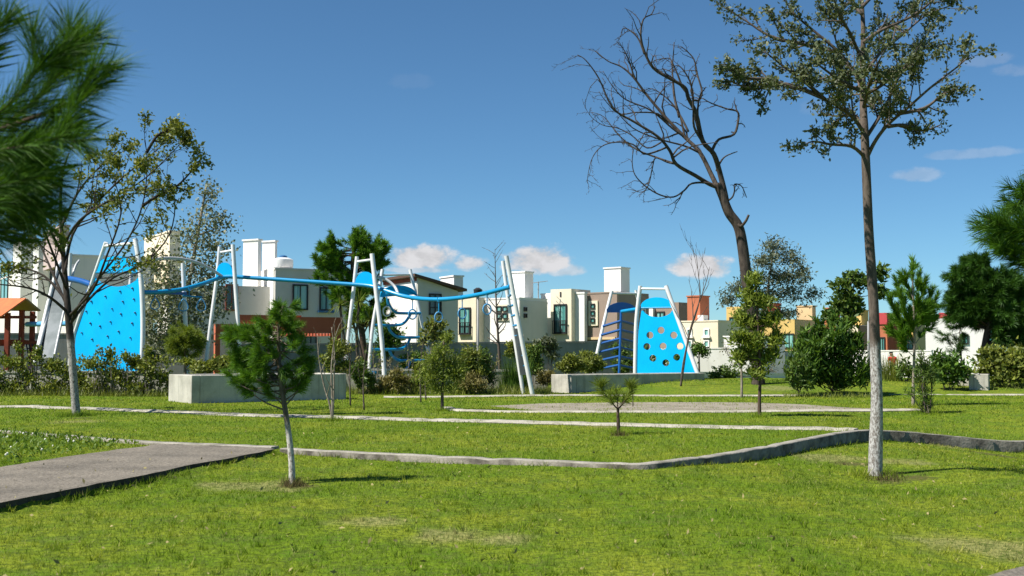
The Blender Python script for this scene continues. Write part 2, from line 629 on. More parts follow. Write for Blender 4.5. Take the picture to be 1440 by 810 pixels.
# ------------------------------------------------------------------ foliage helpers
def unit(rng, n):
    v = rng.normal(size=(n, 3))
    return v / (np.linalg.norm(v, axis=1)[:, None] + 1e-9)


def leaf_quads(rng, C, length, width, bias=(0, 0, 0), jit=0.35, axis=None):
    C = np.asarray(C)
    n = len(C)
    u = unit(rng, n) + np.array(bias)[None, :]
    if axis is not None:
        u = u * 0.7 + np.asarray(axis)
    u /= np.linalg.norm(u, axis=1)[:, None] + 1e-9
    w = np.cross(u, unit(rng, n))
    w /= np.linalg.norm(w, axis=1)[:, None] + 1e-9
    s = 1 + jit * (rng.random(n)[:, None] * 2 - 1)
    l, wd = length * s, width * s
    nrm = np.cross(u, w) * (wd * 0.25)
    V = np.stack([C, C + u * l * 0.45 + w * wd * 0.5 + nrm, C + u * l, C + u * l * 0.45 - w * wd * 0.5 + nrm], axis=1).reshape(-1, 3)
    Fc = np.arange(n * 4).reshape(n, 4)
    return V, Fc


def needle_tris(rng, B, D, length, width):
    n = len(B)
    s = np.cross(D, unit(rng, n))
    s /= np.linalg.norm(s, axis=1)[:, None] + 1e-9
    l = length * (0.7 + 0.5 * rng.random(n)[:, None])
    mid = B + D * l * 0.55
    tip = B + D * l + np.array([0, 0, -1])[None, :] * l * 0.10
    V = np.stack([B - s * width * 0.5, B + s * width * 0.5, mid + s * width * 0.42, tip, mid - s * width * 0.42], axis=1).reshape(-1, 3)
    i = np.arange(n)[:, None] * 5
    Fc = i + np.array([[0, 1, 2, 3, 4]])
    return V, Fc


def needles_on(rng, segs, per_m, length, width, spread=0.9, tip_boost=1.0):
    """segs: list of (p, q) twig pieces; needles leave each at an angle, pointing forwards"""
    Bs, Ds = [], []
    for p, q in segs:
        p, q = np.array(p), np.array(q)
        d = q - p
        ln = np.linalg.norm(d)
        if ln < 1e-6:
            continue
        n = max(3, int(per_m * ln))
        t = rng.random(n)[:, None]
        Bs.append(p + d * t)
        D = d / ln + unit(rng, n) * spread
        Ds.append(D / (np.linalg.norm(D, axis=1)[:, None] + 1e-9))
    B, D = np.concatenate(Bs), np.concatenate(Ds)
    return needle_tris(rng, B, D, length, width)


def rot_dir(rng, d, ang):
    """direction at angle ang from d, random round it"""
    d = Vector(d).normalized()
    o = d.orthogonal().normalized()
    b = d.cross(o)
    a = rng.random() * 2 * math.pi
    s = o * math.cos(a) + b * math.sin(a)
    return (d * math.cos(ang) + s * math.sin(ang)).normalized()


class Skel:
    def __init__(self, seed):
        self.rng = np.random.default_rng(seed)
        self.bark = MB()
        self.tw = []      # fine twig segments (p, q)

    def limb(self, pts, r0, r1, sub=3, sides=7, power=1.0):
        pl = smooth_line(pts, sub)
        n = len(pl)
        rad = [r0 + (r1 - r0) * (i / (n - 1)) ** power for i in range(n)]
        self.bark.tube(pl, rad, sides)
        return pl, rad

    def shoot(self, p, d, Ln, r, wob=0.25, up=0.1, nseg=4, sides=5, taper=0.35):
        d = Vector(d).normalized()
        pts = [Vector(p)]
        for i in range(nseg):
            w = Vector(self.rng.normal(size=3)) * wob
            d = (d + w / nseg * 1.5 + Vector((0, 0, up)) / nseg).normalized()
            pts.append(pts[-1] + d * (Ln / nseg))
        rad = [r + (r * taper - r) * i / nseg for i in range(nseg + 1)]
        self.bark.tube(pts, rad, sides, cap=False)
        return pts, rad

    def ramify(self, pts, rad, levels, n_child, ratio, ang=(0.5, 1.0), t0=0.3, wob=0.25, up=0.1, base_len=None, leaf_levels=1, rmin=0.004):
        """side shoots along a limb, recursively; the last levels feed the foliage"""
        rng = self.rng
        ln = sum((pts[i + 1] - pts[i]).length for i in range(len(pts) - 1))
        if levels < leaf_levels:
            for i in range(len(pts) - 1):
                if i >= len(pts) * 0.25:
                    self.tw.append((pts[i], pts[i + 1]))
        if levels <= 0:
            return
        nc = n_child if isinstance(n_child, int) else n_child[0]
        rest = n_child if isinstance(n_child, int) else (n_child[1:] or n_child)
        for k in range(nc):
            t = t0 + (1 - t0) * (k + rng.random()) / nc
            x = t * (len(pts) - 1)
            i = min(int(x), len(pts) - 2)
            f = x - i
            p = pts[i].lerp(pts[i + 1], f)
            d = (pts[i + 1] - pts[i]).normalized()
            r = max(rmin, (rad[i] * (1 - f) + rad[i + 1] * f) * 0.62)
            a = ang[0] + (ang[1] - ang[0]) * rng.random()
            l2 = (base_len if base_len else ln) * ratio * (0.6 + 0.7 * rng.random()) * (1.15 - 0.5 * t)
            q, rr = self.shoot(p, rot_dir(rng, d, a), l2, r, wob, up, nseg=4, sides=4 if levels < 2 else 5)
            self.ramify(q, rr, levels - 1, rest, ratio, ang, 0.25, wob, up, None, leaf_levels, rmin)

    def leaf_points(self, per_m, spread):
        out_, ax = [], []
        for p, q in self.tw:
            p, q = np.array(p), np.array(q)
            d = q - p
            ln = np.linalg.norm(d)
            n = self.rng.poisson(per_m * ln)
            if n < 1:
                continue
            t = self.rng.random(n)[:, None]
            out_.append(p + d * t + self.rng.normal(size=(n, 3)) * spread)
            ax.append(np.repeat((d / (ln + 1e-9))[None, :], n, 0))
        return np.concatenate(out_), np.concatenate(ax)


def tree_root(name, label, cat, base, group=None):
    return thing(name, label, cat, base, group)


def px_line(pts, Y, dY=None):
    """picture polyline at depth Y, with an own depth offset for every point"""
    r = []
    for i, p in enumerate(pts):
        off = p[2] if len(p) > 2 else (0 if dY is None else dY * (i / max(1, len(pts) - 1)))
        r.append(P(p[0], p[1], Y + off))
    return r


# ------------------------------------------------------------------ ground, path, kerbs
def axis(lo, hi, flo, fhi, fine, coarse):
    a = list(np.arange(flo, fhi, fine))
    x = flo
    s = fine
    pre = []
    while x > lo:
        s = min(s * 1.35, coarse)
        x -= s
        pre.append(x)
    x = a[-1]
    s = fine
    post = []
    while x < hi:
        s = min(s * 1.35, coarse)
        x += s
        post.append(x)
    return np.array(pre[::-1] + a + post)


xs = axis(-700, 700, -14, 16, 0.12, 60)
ys = axis(-60, 900, 5, 30, 0.12, 60)
XX, YY = np.meshgrid(xs, ys)
ZZ = lawn_z(XX.ravel(), YY.ravel())
nx, ny = len(xs), len(ys)
idx = np.arange(nx * ny).reshape(ny, nx)
quads = np.stack([idx[:-1, :-1], idx[:-1, 1:], idx[1:, 1:], idx[1:, :-1]], axis=-1).reshape(-1, 4)
o = np_mesh('ground', np.stack([XX.ravel(), YY.ravel(), ZZ], axis=1), quads, 'lawn_soil', smooth=True)
tag(o, 'mown green lawn with worn straw coloured patches', 'lawn', kind='structure')


def kerb(pts, w, h, mat, name, label, seed, below=0.35, zfun=None, slope=0.0, rough=0.012):
    """kerb with an uneven top swept along world points (x, y)"""
    rng = np.random.default_rng(seed)
    pl = smooth_line([Vector((p[0], p[1], 0)) for p in pts], 8)
    # resample
    d = [0]
    for i in range(len(pl) - 1):
        d.append(d[-1] + (pl[i + 1] - pl[i]).length)
    n = max(6, int(d[-1] / 0.2))
    tt = np.linspace(0, d[-1], n)
    X = np.interp(tt, d, [p.x for p in pl])
    Y = np.interp(tt, d, [p.y for p in pl])
    mb = MB()
    vs = []
    wob = np.convolve(rng.normal(size=n + 6), np.ones(6) / 6, 'same')[:n] * rough * 0.45 + rng.normal(size=n) * rough * 0.13
    wob = wob - (rng.random(n) < 0.05) * (0.008 + 0.012 * rng.random(n))
    for i in range(n):
        i0, i1 = max(0, i - 1), min(n - 1, i + 1)
        t = Vector((X[i1] - X[i0], Y[i1] - Y[i0], 0)).normalized()
        s = Vector((t.y, -t.x, 0))
        c = Vector((X[i], Y[i], 0))
        z = (zfun(X[i], Y[i]) if zfun else gz(X[i], Y[i])) + h + wob[i]
        jw = rng.normal() * rough * 0.3
        for (ow, zz) in ((w / 2 + slope + jw, z - below), (w / 2 + slope + jw, z - h * 0.8 if slope else z - 0.015), (w / 2 - 0.015 + jw, z), (-w / 2 + 0.015, z), (-w / 2, z - 0.015), (-w / 2, z - below)):
            q = c + s * ow
            vs.append((q.x, q.y, zz))
    fs = []
    for i in range(n - 1):
        for k in range(5):
            a = i * 6 + k
            fs.append((a, a + 6, a + 7, a + 1))
    fs.append((0, 1, 2, 3, 4, 5))
    fs.append(tuple(reversed(range((n - 1) * 6, n * 6))))
    mb.add(vs, fs)
    o = mb.build(name, mat)
    o.data.materials.append(MATS['concrete_side'])  # darker mottled concrete for the near-vertical faces
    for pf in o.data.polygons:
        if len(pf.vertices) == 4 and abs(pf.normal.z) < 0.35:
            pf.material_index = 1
    shade_auto(o, 50)
    return tag(o, label, 'kerb', kind='structure')


def backz(x, y):
    """height of the raised lawn just behind the border line"""
    return gz(x, float(np.interp(x, BX, BY)) + 0.4)


def w2(px, py):
    p = hit(px, py)
    return (p.x, p.y)


bord = [(x, float(np.interp(x, BX, BY))) for x in (-3.74, -2.0, 0.0, 1.2)] + [(1.72, 16.14), (2.3, 16.75), (4.2, 19.2), (5.6, 21.3), (6.9, 23.15), (8.2, 24.15), (10.6, 25.4), (14, 27.2), (20, 30.1)]
kerb(bord, 0.19, 0.03, 'concrete_kerb', 'kerb', 'concrete lawn kerb bending round the front lawn to a corner by the tall tree', 1, below=0.5, zfun=backz, rough=0.022)
kerb([(-22, 26.2), (-14, 24.3), (-10.2, 22.95), (-8.5, 21.9), (-6.1, 20.0), (-3.9, 19.05)], 0.24, 0.05, 'concrete_kerb', 'kerb', 'concrete kerb running left from the asphalt path behind the clover corner', 2, rough=0.014)
kb = [(-24, 32.4), w2(0, 573), w2(70, 574), w2(150, 576), w2(330, 584), w2(480, 588), w2(700, 594), w2(900, 599), w2(1080, 603), (6.2, 23.75), (6.95, 23.35)]
kerb(kb, 0.36, 0.05, 'concrete_light', 'kerb', 'pale narrow concrete kerb crossing the middle of the lawn', 3, slope=0.14, rough=0.03)
kc = [w2(540, 559), w2(700, 557.5), w2(900, 557), w2(1100, 557), w2(1250, 556), w2(1440, 556), w2(1560, 556)]
kerb(kc, 0.35, 0.05, 'concrete_light', 'kerb', 'straight pale kerb along the far edge of the lawn', 4, slope=0.08)
kd = [w2(628, 574), w2(650, 578), w2(740, 580), w2(900, 580), w2(1080, 579), w2(1290, 577)]
kerb(kd, 0.3, 0.05, 'concrete_light', 'kerb', 'low weathered kerb along the near side of the bare dirt patch', 5, slope=0.05, rough=0.02)

# path of asphalt
def sheet(poly, mat, name, label, cat, dz, thick, step=0.25, zfun=None):
    """polygon (x, y) as a subdivided slab that follows the lawn"""
    import bmesh
    bm = bmesh.new()
    vs = [bm.verts.new((x, y, 0)) for x, y in poly]
    bm.faces.new(vs)
    xs_ = [p[0] for p in poly]
    ys_ = [p[1] for p in poly]
    for k in np.arange(min(xs_) + step, max(xs_), step * 2):
        bmesh.ops.bisect_plane(bm, geom=bm.verts[:] + bm.edges[:] + bm.faces[:], plane_co=(k, 0, 0), plane_no=(1, 0, 0))
    for k in np.arange(min(ys_) + step, max(ys_), step * 2):
        bmesh.ops.bisect_plane(bm, geom=bm.verts[:] + bm.edges[:] + bm.faces[:], plane_co=(0, k, 0), plane_no=(0, 1, 0))
    for v in bm.verts:
        v.co.z = (zfun(v.co.x, v.co.y) if zfun else gz(v.co.x, v.co.y)) + dz
    ext = bmesh.ops.extrude_face_region(bm, geom=bm.faces[:])
    low = [e for e in ext['geom'] if isinstance(e, bmesh.types.BMVert)]
    for v in low:
        v.co.z -= thick
    bmesh.ops.recalc_face_normals(bm, faces=bm.faces[:])
    me = bpy.data.meshes.new(name)
    bm.to_mesh(me)
    bm.free()
    o = finish(me, name, mat, None, (0, 0, 0), False)
    return tag(o, label, cat, kind='structure')


PATH = [(-11.0, -2), (-6.1, 8.2), (-5.42, 11.75), (-4.66, 15.1), (-3.85, 18.75), (-3.95, 18.93), (-4.95, 19.42), (-6.0, 19.88), (-6.75, 17.2), (-7.15, 15.1), (-8.2, 10.5), (-13.5, -2)]
PATHJ = []
rj = np.random.default_rng(7)
for i in range(len(PATH)):
    (ax, ay), (bx, by) = PATH[i], PATH[(i + 1) % len(PATH)]
    Ls = math.hypot(bx - ax, by - ay)
    k_ = max(1, int(Ls / 0.3)) if max(ay, by) > 6 else 1
    for j in range(k_):
        q = j / k_
        jit = 0.028 if 0 < j else 0.0
        PATHJ.append((ax + (bx - ax) * q + rj.normal() * jit, ay + (by - ay) * q + rj.normal() * jit))
po = sheet(PATHJ, 'asphalt_path', 'path', 'grey asphalt footpath entering from the left edge', 'path', 0.03, 0.3, zfun=lambda x, y: 0.0)
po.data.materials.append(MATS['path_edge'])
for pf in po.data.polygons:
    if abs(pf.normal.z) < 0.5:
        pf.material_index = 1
PATCH = [w2(x, y) for x, y in ((690, 571), (760, 567.5), (900, 566), (1060, 566.5), (1130, 569), (1200, 574), (1285, 576), (1080, 577.5), (900, 578.5), (760, 578))]
sheet(PATCH, 'dirt', 'dirt_patch', 'bare sandy dirt patch in the middle of the lawn', 'dirt patch', 0.008, 0.1)
CORNER = [w2(1385, 815), w2(1412, 806), w2(1450, 797), w2(1520, 790), w2(1560, 830), w2(1400, 850)]
sheet(CORNER, 'asphalt_path', 'path', 'grey path corner at the lower right edge', 'path', 0.02, 0.2)


def in_poly(x, y, poly):
    inside = np.zeros(len(x), bool)
    n = len(poly)
    for i in range(n):
        x1, y1 = poly[i]
        x2, y2 = poly[(i + 1) % n]
        c = ((y1 > y) != (y2 > y)) & (x < (x2 - x1) * (y - y1) / (y2 - y1 + 1e-12) + x1)
        inside ^= c
    return inside


def near_line(x, y, line, w):
    m = np.zeros(len(x), bool)
    for i in range(len(line) - 1):
        ax, ay = line[i][:2]
        bx, by = line[i + 1][:2]
        dx, dy = bx - ax, by - ay
        t = np.clip(((x - ax) * dx + (y - ay) * dy) / (dx * dx + dy * dy), 0, 1)
        m |= (x - ax - t * dx) ** 2 + (y - ay - t * dy) ** 2 < w * w
    return m


def grass_band(rng, y0, y1, dens, h, w):
    half = lambda y: 0.47 * y + 1.6
    area = (half(y0) + half(y1)) * (y1 - y0)
    n = int(area * dens)
    y = y0 + (y1 - y0) * rng.random(n)
    x = (rng.random(n) * 2 - 1) * half(y1)
    ok = np.abs(x) < half(y)
    ok &= ~in_poly(x, y, PATH) & ~in_poly(x, y, CORNER)
    ok &= ~(in_poly(x, y, PATCH) & (rng.random(n) > 0.22 + 0.25 * np.sin(x * 1.7) * np.sin(y * 2.3)))
    for (sx_, sy_, sr_) in SOIL_SHADE:
        ok &= ((x - sx_) ** 2 + (y - sy_) ** 2 > (sr_ * 0.8 * (0.4 + 0.8 * rng.random(n))) ** 2)
    ok &= ~near_line(x, y, bord, 0.075)
    ok &= ~near_line(x, y, kb, 0.17) & ~near_line(x, y, kc, 0.15) & ~near_line(x, y, kd, 0.12)
    ok &= ~near_line(x, y, [(-22, 26.2), (-14, 24.3), (-10.2, 22.95), (-8.5, 21.9), (-6.1, 20.0), (-3.9, 19.05)], 0.14)
    x, y = x[ok], y[ok]
    z = lawn_z(x, y)
    n = len(x)
    # tufty height: groups of longer blades
    tuf = 0.5 + 0.5 * np.sin(x * 2.1 + 1.7 * np.sin(y * 1.3)) * np.sin(y * 1.9 + 1.3 * np.sin(x * 0.9))
    hh = h * (0.55 + 0.5 * rng.random(n) + 0.35 * tuf)
    lean = rng.normal(size=(n, 2)) * 0.55
    a = rng.random(n) * math.pi
    ww = w * (0.7 + 0.6 * rng.random(n))
    sx, sy = np.cos(a) * ww / 2, np.sin(a) * ww / 2
    B = np.stack([x, y, z - 0.004], 1)
    top = B + np.stack([lean[:, 0] * hh, lean[:, 1] * hh, hh], 1)
    sd = np.stack([sx, sy, np.zeros(n)], 1)
    return np.stack([B - sd, B + sd, top], 1).reshape(-1, 3)


rng = np.random.default_rng(11)
Vg = [grass_band(rng, 6.2, 9.5, 1500, 0.034, 0.0060), grass_band(rng, 9.5, 13, 1100, 0.036, 0.0070), grass_band(rng, 13, 18, 700, 0.038, 0.009), grass_band(rng, 18, 26, 330, 0.042, 0.013),
      grass_band(rng, 26, 36, 150, 0.05, 0.02), grass_band(rng, 36, 50, 70, 0.055, 0.03)]
def tufts(rng, n, y0, y1):
    y = y0 + (y1 - y0) * rng.random(n) ** 1.3
    x = (rng.random(n) * 2 - 1) * (0.47 * y + 1.5)
    ok = ~in_poly(x, y, PATH) & ~in_poly(x, y, CORNER) & ~in_poly(x, y, PATCH)
    ok &= ~near_line(x, y, bord, 0.2) & ~near_line(x, y, kb, 0.3)
    x, y = x[ok], y[ok]
    k = 16
    x = np.repeat(x, k) + rng.normal(size=len(x) * k) * 0.022
    y = np.repeat(y, k) + rng.normal(size=len(y) * k) * 0.022
    m = len(x)
    h = 0.035 + 0.06 * rng.random(m)
    B = np.stack([x, y, lawn_z(x, y) - 0.003], 1)
    a = rng.random(m) * math.pi
    sd = np.stack([np.cos(a), np.sin(a), np.zeros(m)], 1) * 0.0045
    ln = rng.normal(size=(m, 2)) * 0.55
    T = B + np.stack([ln[:, 0] * h, ln[:, 1] * h, h], 1)
    return np.stack([B - sd, B + sd, T], 1).reshape(-1, 3)


Vg.append(tufts(rng, 1500, 6.5, 24))
# longer blades leaning over kerb and path edges
for ln_, w_ in ((bord, 0.10), (kb, 0.2), ([(-6.1, 8.2), (-5.42, 11.75), (-4.66, 15.1), (-3.85, 18.75)], 0.05)):
    for i in range(len(ln_) - 1):
        (ax, ay), (bx, by) = ln_[i][:2], ln_[i + 1][:2]
        Ls = math.hypot(bx - ax, by - ay)
        m = int(Ls * 130)
        tt = rng.random(m)
        sgn = np.where(rng.random(m) < 0.5, -1, 1) if ln_ is not PATH else 1
        nx_, ny_ = (by - ay) / Ls, -(bx - ax) / Ls
        off = w_ + 0.03 * np.abs(rng.normal(size=m))
        if w_ == 0.05:
            sgn = np.ones(m)
        x = ax + (bx - ax) * tt + nx_ * off * sgn
        y = ay + (by - ay) * tt + ny_ * off * sgn
        h = (0.04 + 0.09 * rng.random(m) ** 2)
        keep = np.sin(x * 5.1) + np.sin(y * 3.3 + x) > -0.5
        x, y, h = x[keep], y[keep], h[keep]
        m = len(x)
        B = np.stack([x, y, lawn_z(x, y) - 0.004], 1)
        a = rng.random(m) * math.pi
        sd = np.stack([np.cos(a), np.sin(a), np.zeros(m)], 1) * 0.006
        le = rng.normal(size=(m, 2)) * 0.5
        T = B + np.stack([le[:, 0] * h, le[:, 1] * h, h], 1)
        Vg.append(np.stack([B - sd, B + sd, T], 1).reshape(-1, 3))
for (bx_, by_, br_, bn_) in ((1232, 671, 0.17, 520), (411, 683, 0.07, 260), (106, 585, 0.2, 900), (870, 612, 0.09, 420), (467, 592, 0.12, 300), (622, 578, 0.1, 200), (1068, 587, 0.08, 160), (1284, 572, 0.1, 200), (1302, 582, 0.2, 400)):
    bp_ = hit(bx_, by_)
    ag = rng.random(bn_) * 2 * math.pi
    rr_ = br_ * (0.8 + np.abs(rng.normal(size=bn_)) * 1.1)
    x, y = bp_.x + np.cos(ag) * rr_, bp_.y + np.sin(ag) * rr_
    h = 0.05 + 0.12 * rng.random(bn_) ** 1.5
    B = np.stack([x, y, lawn_z(x, y) - 0.004], 1)
    a2 = rng.random(bn_) * math.pi
    sd = np.stack([np.cos(a2), np.sin(a2), np.zeros(bn_)], 1) * 0.006
    le = rng.normal(size=(bn_, 2)) * 0.45
    T = B + np.stack([le[:, 0] * h, le[:, 1] * h, h], 1)
    Vg.append(np.stack([B - sd, B + sd, T], 1).reshape(-1, 3))
Vg = np.concatenate(Vg)
o = np_mesh('grass', Vg, np.arange(len(Vg)).reshape(-1, 3), 'grass_blade')
tag(o, 'short mown grass blades covering the lawn', 'grass', kind='stuff')
# BASES
# dry fallen leaves and clippings on the lawn
y = 7 + 17 * rng.random(700) ** 1.2
x = (rng.random(700) * 2 - 1) * (0.47 * y + 1)
ok = ~in_poly(x, y, CORNER)
x, y = x[ok], y[ok]
zz = lawn_z(x, y) + 0.03
zz[in_poly(x, y, PATH)] = 0.036
V, Fc = leaf_quads(rng, np.stack([x, y, zz], 1), 0.05, 0.022, bias=(0, 0, 0), jit=0.6)
o = np_mesh('dry_leaves', V, Fc, 'straw')
tag(o, 'scattered dry leaves and straw coloured clippings on the lawn', 'dry leaves', kind='stuff')

# clover corner left of the path
rng = np.random.default_rng(12)
tri = [(-12.5, 22.6), (-10.0, 22.6), (-8.4, 21.6), (-6.35, 19.7), (-6.85, 17.4), (-7.3, 15.2), (-11, 14.2), (-14, 18)]
n = 9000
x = -14 + 8 * rng.random(n)
y = 14 + 9 * rng.random(n)
ok = in_poly(x, y, tri)
x, y = x[ok], y[ok]
C = np.stack([x, y, lawn_z(x, y) + 0.02 + 0.10 * rng.random(len(x))], 1)
V, Fc = leaf_quads(rng, C, 0.085, 0.035, bias=(0, 0, 0.8))
o = np_mesh('weeds', V, Fc, 'leaf_weed')
tag(o, 'rank weeds and clover in the lawn corner left of the path', 'weeds', kind='stuff')
n = 80
x = -12 + 5.6 * rng.random(n)
y = 15.5 + 6.5 * rng.random(n)
ok = in_poly(x, y, tri) & ~near_line(x, y, tri, 0.1)
x, y = x[ok], y[ok]
mb = MB()
for xx, yy in zip(x, y):
    z = gz(xx, yy) + 0.09 + 0.05 * rng.random()
    r = 0.014 + 0.010 * rng.random()
    mb.tube([(xx, yy, z - r), (xx, yy, z - r * 0.4), (xx, yy, z + r * 0.5), (xx, yy, z + r)], [r * 0.4, r, r * 0.9, r * 0.3], 6)
o = mb.build('clover_flowers', 'petal_white')
tag(o, 'tiny white clover flowers scattered left of the path', 'flowers', kind='stuff')

# ------------------------------------------------------------------ buildings
class Face:
    def __init__(self, O, u, n):
        self.O, self.u, self.n = Vector(O), Vector(u), Vector(n)

    def pt(self, px, py):
        d = ray(px, py)
        t = (self.O - CAM).dot(self.n) / d.dot(self.n)
        return CAM + d * t

    def uz(self, px, py):
        p = self.pt(px, py)
        return (p - self.O).dot(self.u), p.z

    def slab(self, mb, px0, py0, px1, py1, d0, d1):
        um, zt = self.uz((px0 + px1) / 2, py0)
        um, zb = self.uz((px0 + px1) / 2, py1)
        u0, _ = self.uz(px0, (py0 + py1) / 2)
        u1, _ = self.uz(px1, (py0 + py1) / 2)
        return self.slab_uz(mb, u0, u1, zb, zt, d0, d1)

    def slab_uz(self, mb, u0, u1, z0, z1, d0, d1):
        O = self.O + self.u * u0 + self.n * d0
        O = Vector((O.x, O.y, z0))
        mb.obox(O, self.u * (u1 - u0), self.n * (d1 - d0), (0, 0, z1 - z0))
        return u0, u1, z0, z1


class House:
    def __init__(self, name, label, cx, Y, phi, lpx, rpx, ytop, mat, cat='house', group=None, wall='wall', la=None, lb=None, root=None):
        phi = math.radians(phi)
        c = P(cx, 495, Y)
        self.c = Vector((c.x, c.y, -0.4))
        self.a = Vector((-math.cos(phi), math.sin(phi), 0))
        self.b = Vector((math.sin(phi), math.cos(phi), 0))
        self.A = Face(self.c, self.a, (-math.sin(phi), -math.cos(phi), 0))
        self.B = Face(self.c, self.b, (math.cos(phi), -math.sin(phi), 0))
        self.la = la if la else self.A.uz(lpx, 495)[0]
        self.lb = lb if lb else self.B.uz(rpx, 495)[0]
        self.zt = P(cx, ytop, Y).z
        self.root = root if root else thing(name, label, cat, self.c + Vector((0, 0, 0.4)), group)
        mb = MB()
        mb.obox(self.c, self.a * self.la, self.b * self.lb, (0, 0, self.zt + 0.4))
        # parapet coping, a touch proud
        self.wall = mb.build(wall, mat, self.root)
        self.coping()

    def coping(self):
        pass

    def cap(self, mat='wall_warm', h=0.12, out=0.05):
        mb = MB()
        O = self.c - self.a * out - self.b * out
        O.z = self.zt + 0.002
        mb.obox(O, self.a * (self.la + 2 * out), self.b * (self.lb + 2 * out), (0, 0, h))
        return mb.build('parapet', mat, self.root)

    def block(self, face, px0, px1, ytop, ybot, mat, name, d0=-2.0, d1=0.15):
        mb = MB()
        f = self.A if face == 'A' else self.B
        f.slab(mb, px0, ytop, px1, ybot, d0, d1)
        return mb.build(name, mat, self.root)

    def tower(self, cx, Y, lpx, rpx, ytop, ybot, mat, name='chimney', phi=None):
        """roof turret: own corner at column cx and depth Y, same rotation"""
        c = P(cx, 495, Y)
        ta, tb, na, nb = self.a, self.b, self.A.n, self.B.n
        if phi is not None:
            ph = math.radians(phi)
            ta, tb = Vector((-math.cos(ph), math.sin(ph), 0)), Vector((math.sin(ph), math.cos(ph), 0))
            na, nb = Vector((-math.sin(ph), -math.cos(ph), 0)), Vector((math.cos(ph), -math.sin(ph), 0))
        A, B = Face(c, ta, na), Face(c, tb, nb)
        la, lb = A.uz(lpx, 495)[0], B.uz(rpx, 495)[0]
        zb, zt = P(cx, ybot, Y).z, P(cx, ytop, Y).z
        mb = MB()
        mb.obox((c.x, c.y, zb), ta * la, tb * lb, (0, 0, zt - zb))
        o = mb.build(name, mat, self.root)
        mc = MB()
        O = Vector((c.x, c.y, zt + 0.002)) - ta * 0.06 - tb * 0.06
        mc.obox(O, ta * (la + 0.12), tb * (lb + 0.12), (0, 0, 0.1))
        mc.build('coping', mat, o)
        return o

    def window(self, face, px0, py0, px1, py1, pane='glass_teal', frame='frame_dark', fw=0.09, proud=0.09, mull=1, bars=0, sill=None, off=0.0, transom=0):
        f = self.A if face == 'A' else self.B
        um, zt = f.uz((px0 + px1) / 2, py0)
        um, zb = f.uz((px0 + px1) / 2, py1)
        u0, _ = f.uz(px0, (py0 + py1) / 2)
        u1, _ = f.uz(px1, (py0 + py1) / 2)
        if u0 > u1:
            u0, u1 = u1, u0
        mb = MB()
        f.slab_uz(mb, u0, u0 + fw, zb, zt, off, off + proud)
        f.slab_uz(mb, u1 - fw, u1, zb, zt, off, off + proud)
        f.slab_uz(mb, u0 + fw, u1 - fw, zb, zb + fw, off, off + proud)
        f.slab_uz(mb, u0 + fw, u1 - fw, zt - fw, zt, off, off + proud)
        for k in range(mull):
            um = u0 + (u1 - u0) * (k + 1) / (mull + 1)
            f.slab_uz(mb, um - fw * 0.3, um + fw * 0.3, zb + fw, zt - fw, off, off + proud * 0.8)
        if transom:
            zm = zb + (zt - zb) * transom
            f.slab_uz(mb, u0 + fw, u1 - fw, zm - fw * 0.3, zm + fw * 0.3, off, off + proud * 0.7)
        w = mb.build('window', frame, self.root)
        mp = MB()
        f.slab_uz(mp, u0 + fw * 0.5, u1 - fw * 0.5, zb + fw * 0.5, zt - fw * 0.5, off + 0.004, off + 0.03)
        mp.build('pane', pane, w)
        if bars:
            mr = MB()
            h = min(1.0, (zt - zb) * 0.42)
            for k in range(bars + 1):
                uu = u0 + (u1 - u0) * k / bars
                f.slab_uz(mr, uu - 0.018, uu + 0.018, zb, zb + h, off + 0.2, off + 0.236)
            f.slab_uz(mr, u0 - 0.02, u1 + 0.02, zb + h, zb + h + 0.04, off + 0.19, off + 0.246)
            f.slab_uz(mr, u0 - 0.02, u1 + 0.02, zb - 0.04, zb, off + 0.0, off + 0.246)
            mr.build('balcony_rail', 'frame_dark', w)
        if sill:
            ms = MB()
            f.slab_uz(ms, u0 - 0.1, u1 + 0.1, zb - 0.12, zb, off, off + 0.2)
            ms.build('sill', sill, w)
        return w


# house behind the slide (far left)
h = House('house', 'grey and white house behind the playhouse and metal slide at the left', 96, 70, 58, -60, 215, 360, 'wall_warm')
h.cap('wall_warm')
h.block('A', 36, 48, 342, 480, 'wall_white', 'pilaster', -1, 0.9)
h.block('A', 61, 69, 350, 480, 'wall_white', 'pilaster', -1, 0.7)
h.tower(84, 69.5, 58, 94, 318, 372, 'wall_pink', 'stair_tower')
h.window('A', 2, 372, 12, 436, 'glass_teal')
h.window('A', 19, 396, 33, 440, 'glass_teal')
h.window('A', 72, 378, 88, 402, 'glass_dark')
h.window('B', 120, 440, 140, 470, 'glass_dark')
h.tower(236, 74, 200, 251, 326, 420, 'wall_cream', 'roof_turret')

# house with twin turrets
h = House('house', 'white house with twin square roof turrets and terracotta pergola in front', 386, 68, 66, 358, 492, 379, 'wall_warm', lb=None)
h.cap('wall_warm', 0.1, 0.04)
h.block('A', 359, 385.5, 380, 500, 'wall_white', 'side_wall', -0.3, 0.06)  # sunlit left side, painted whiter than the shaded front
h.tower(361, 69.5, 340, 366, 338, 404, 'wall_white', 'roof_turret', phi=28)
h.tower(385, 71, 367, 388, 340, 381, 'wall_white', 'roof_turret', phi=28)
h.window('B', 411, 400, 433, 436, 'glass_teal', mull=1)
h.window('B', 449, 404, 468, 437, 'glass_teal', mull=1, sill='tank_blue')
h.window('B', 428, 468, 446, 486, 'glass_dark')
h.block('B', 240, 392, 400, 520, 'wall_warm', 'annexe', -6, -1.2)
h.window('B', 322, 398, 340, 436, 'glass_dark', 'wall_brick', off=-1.19)

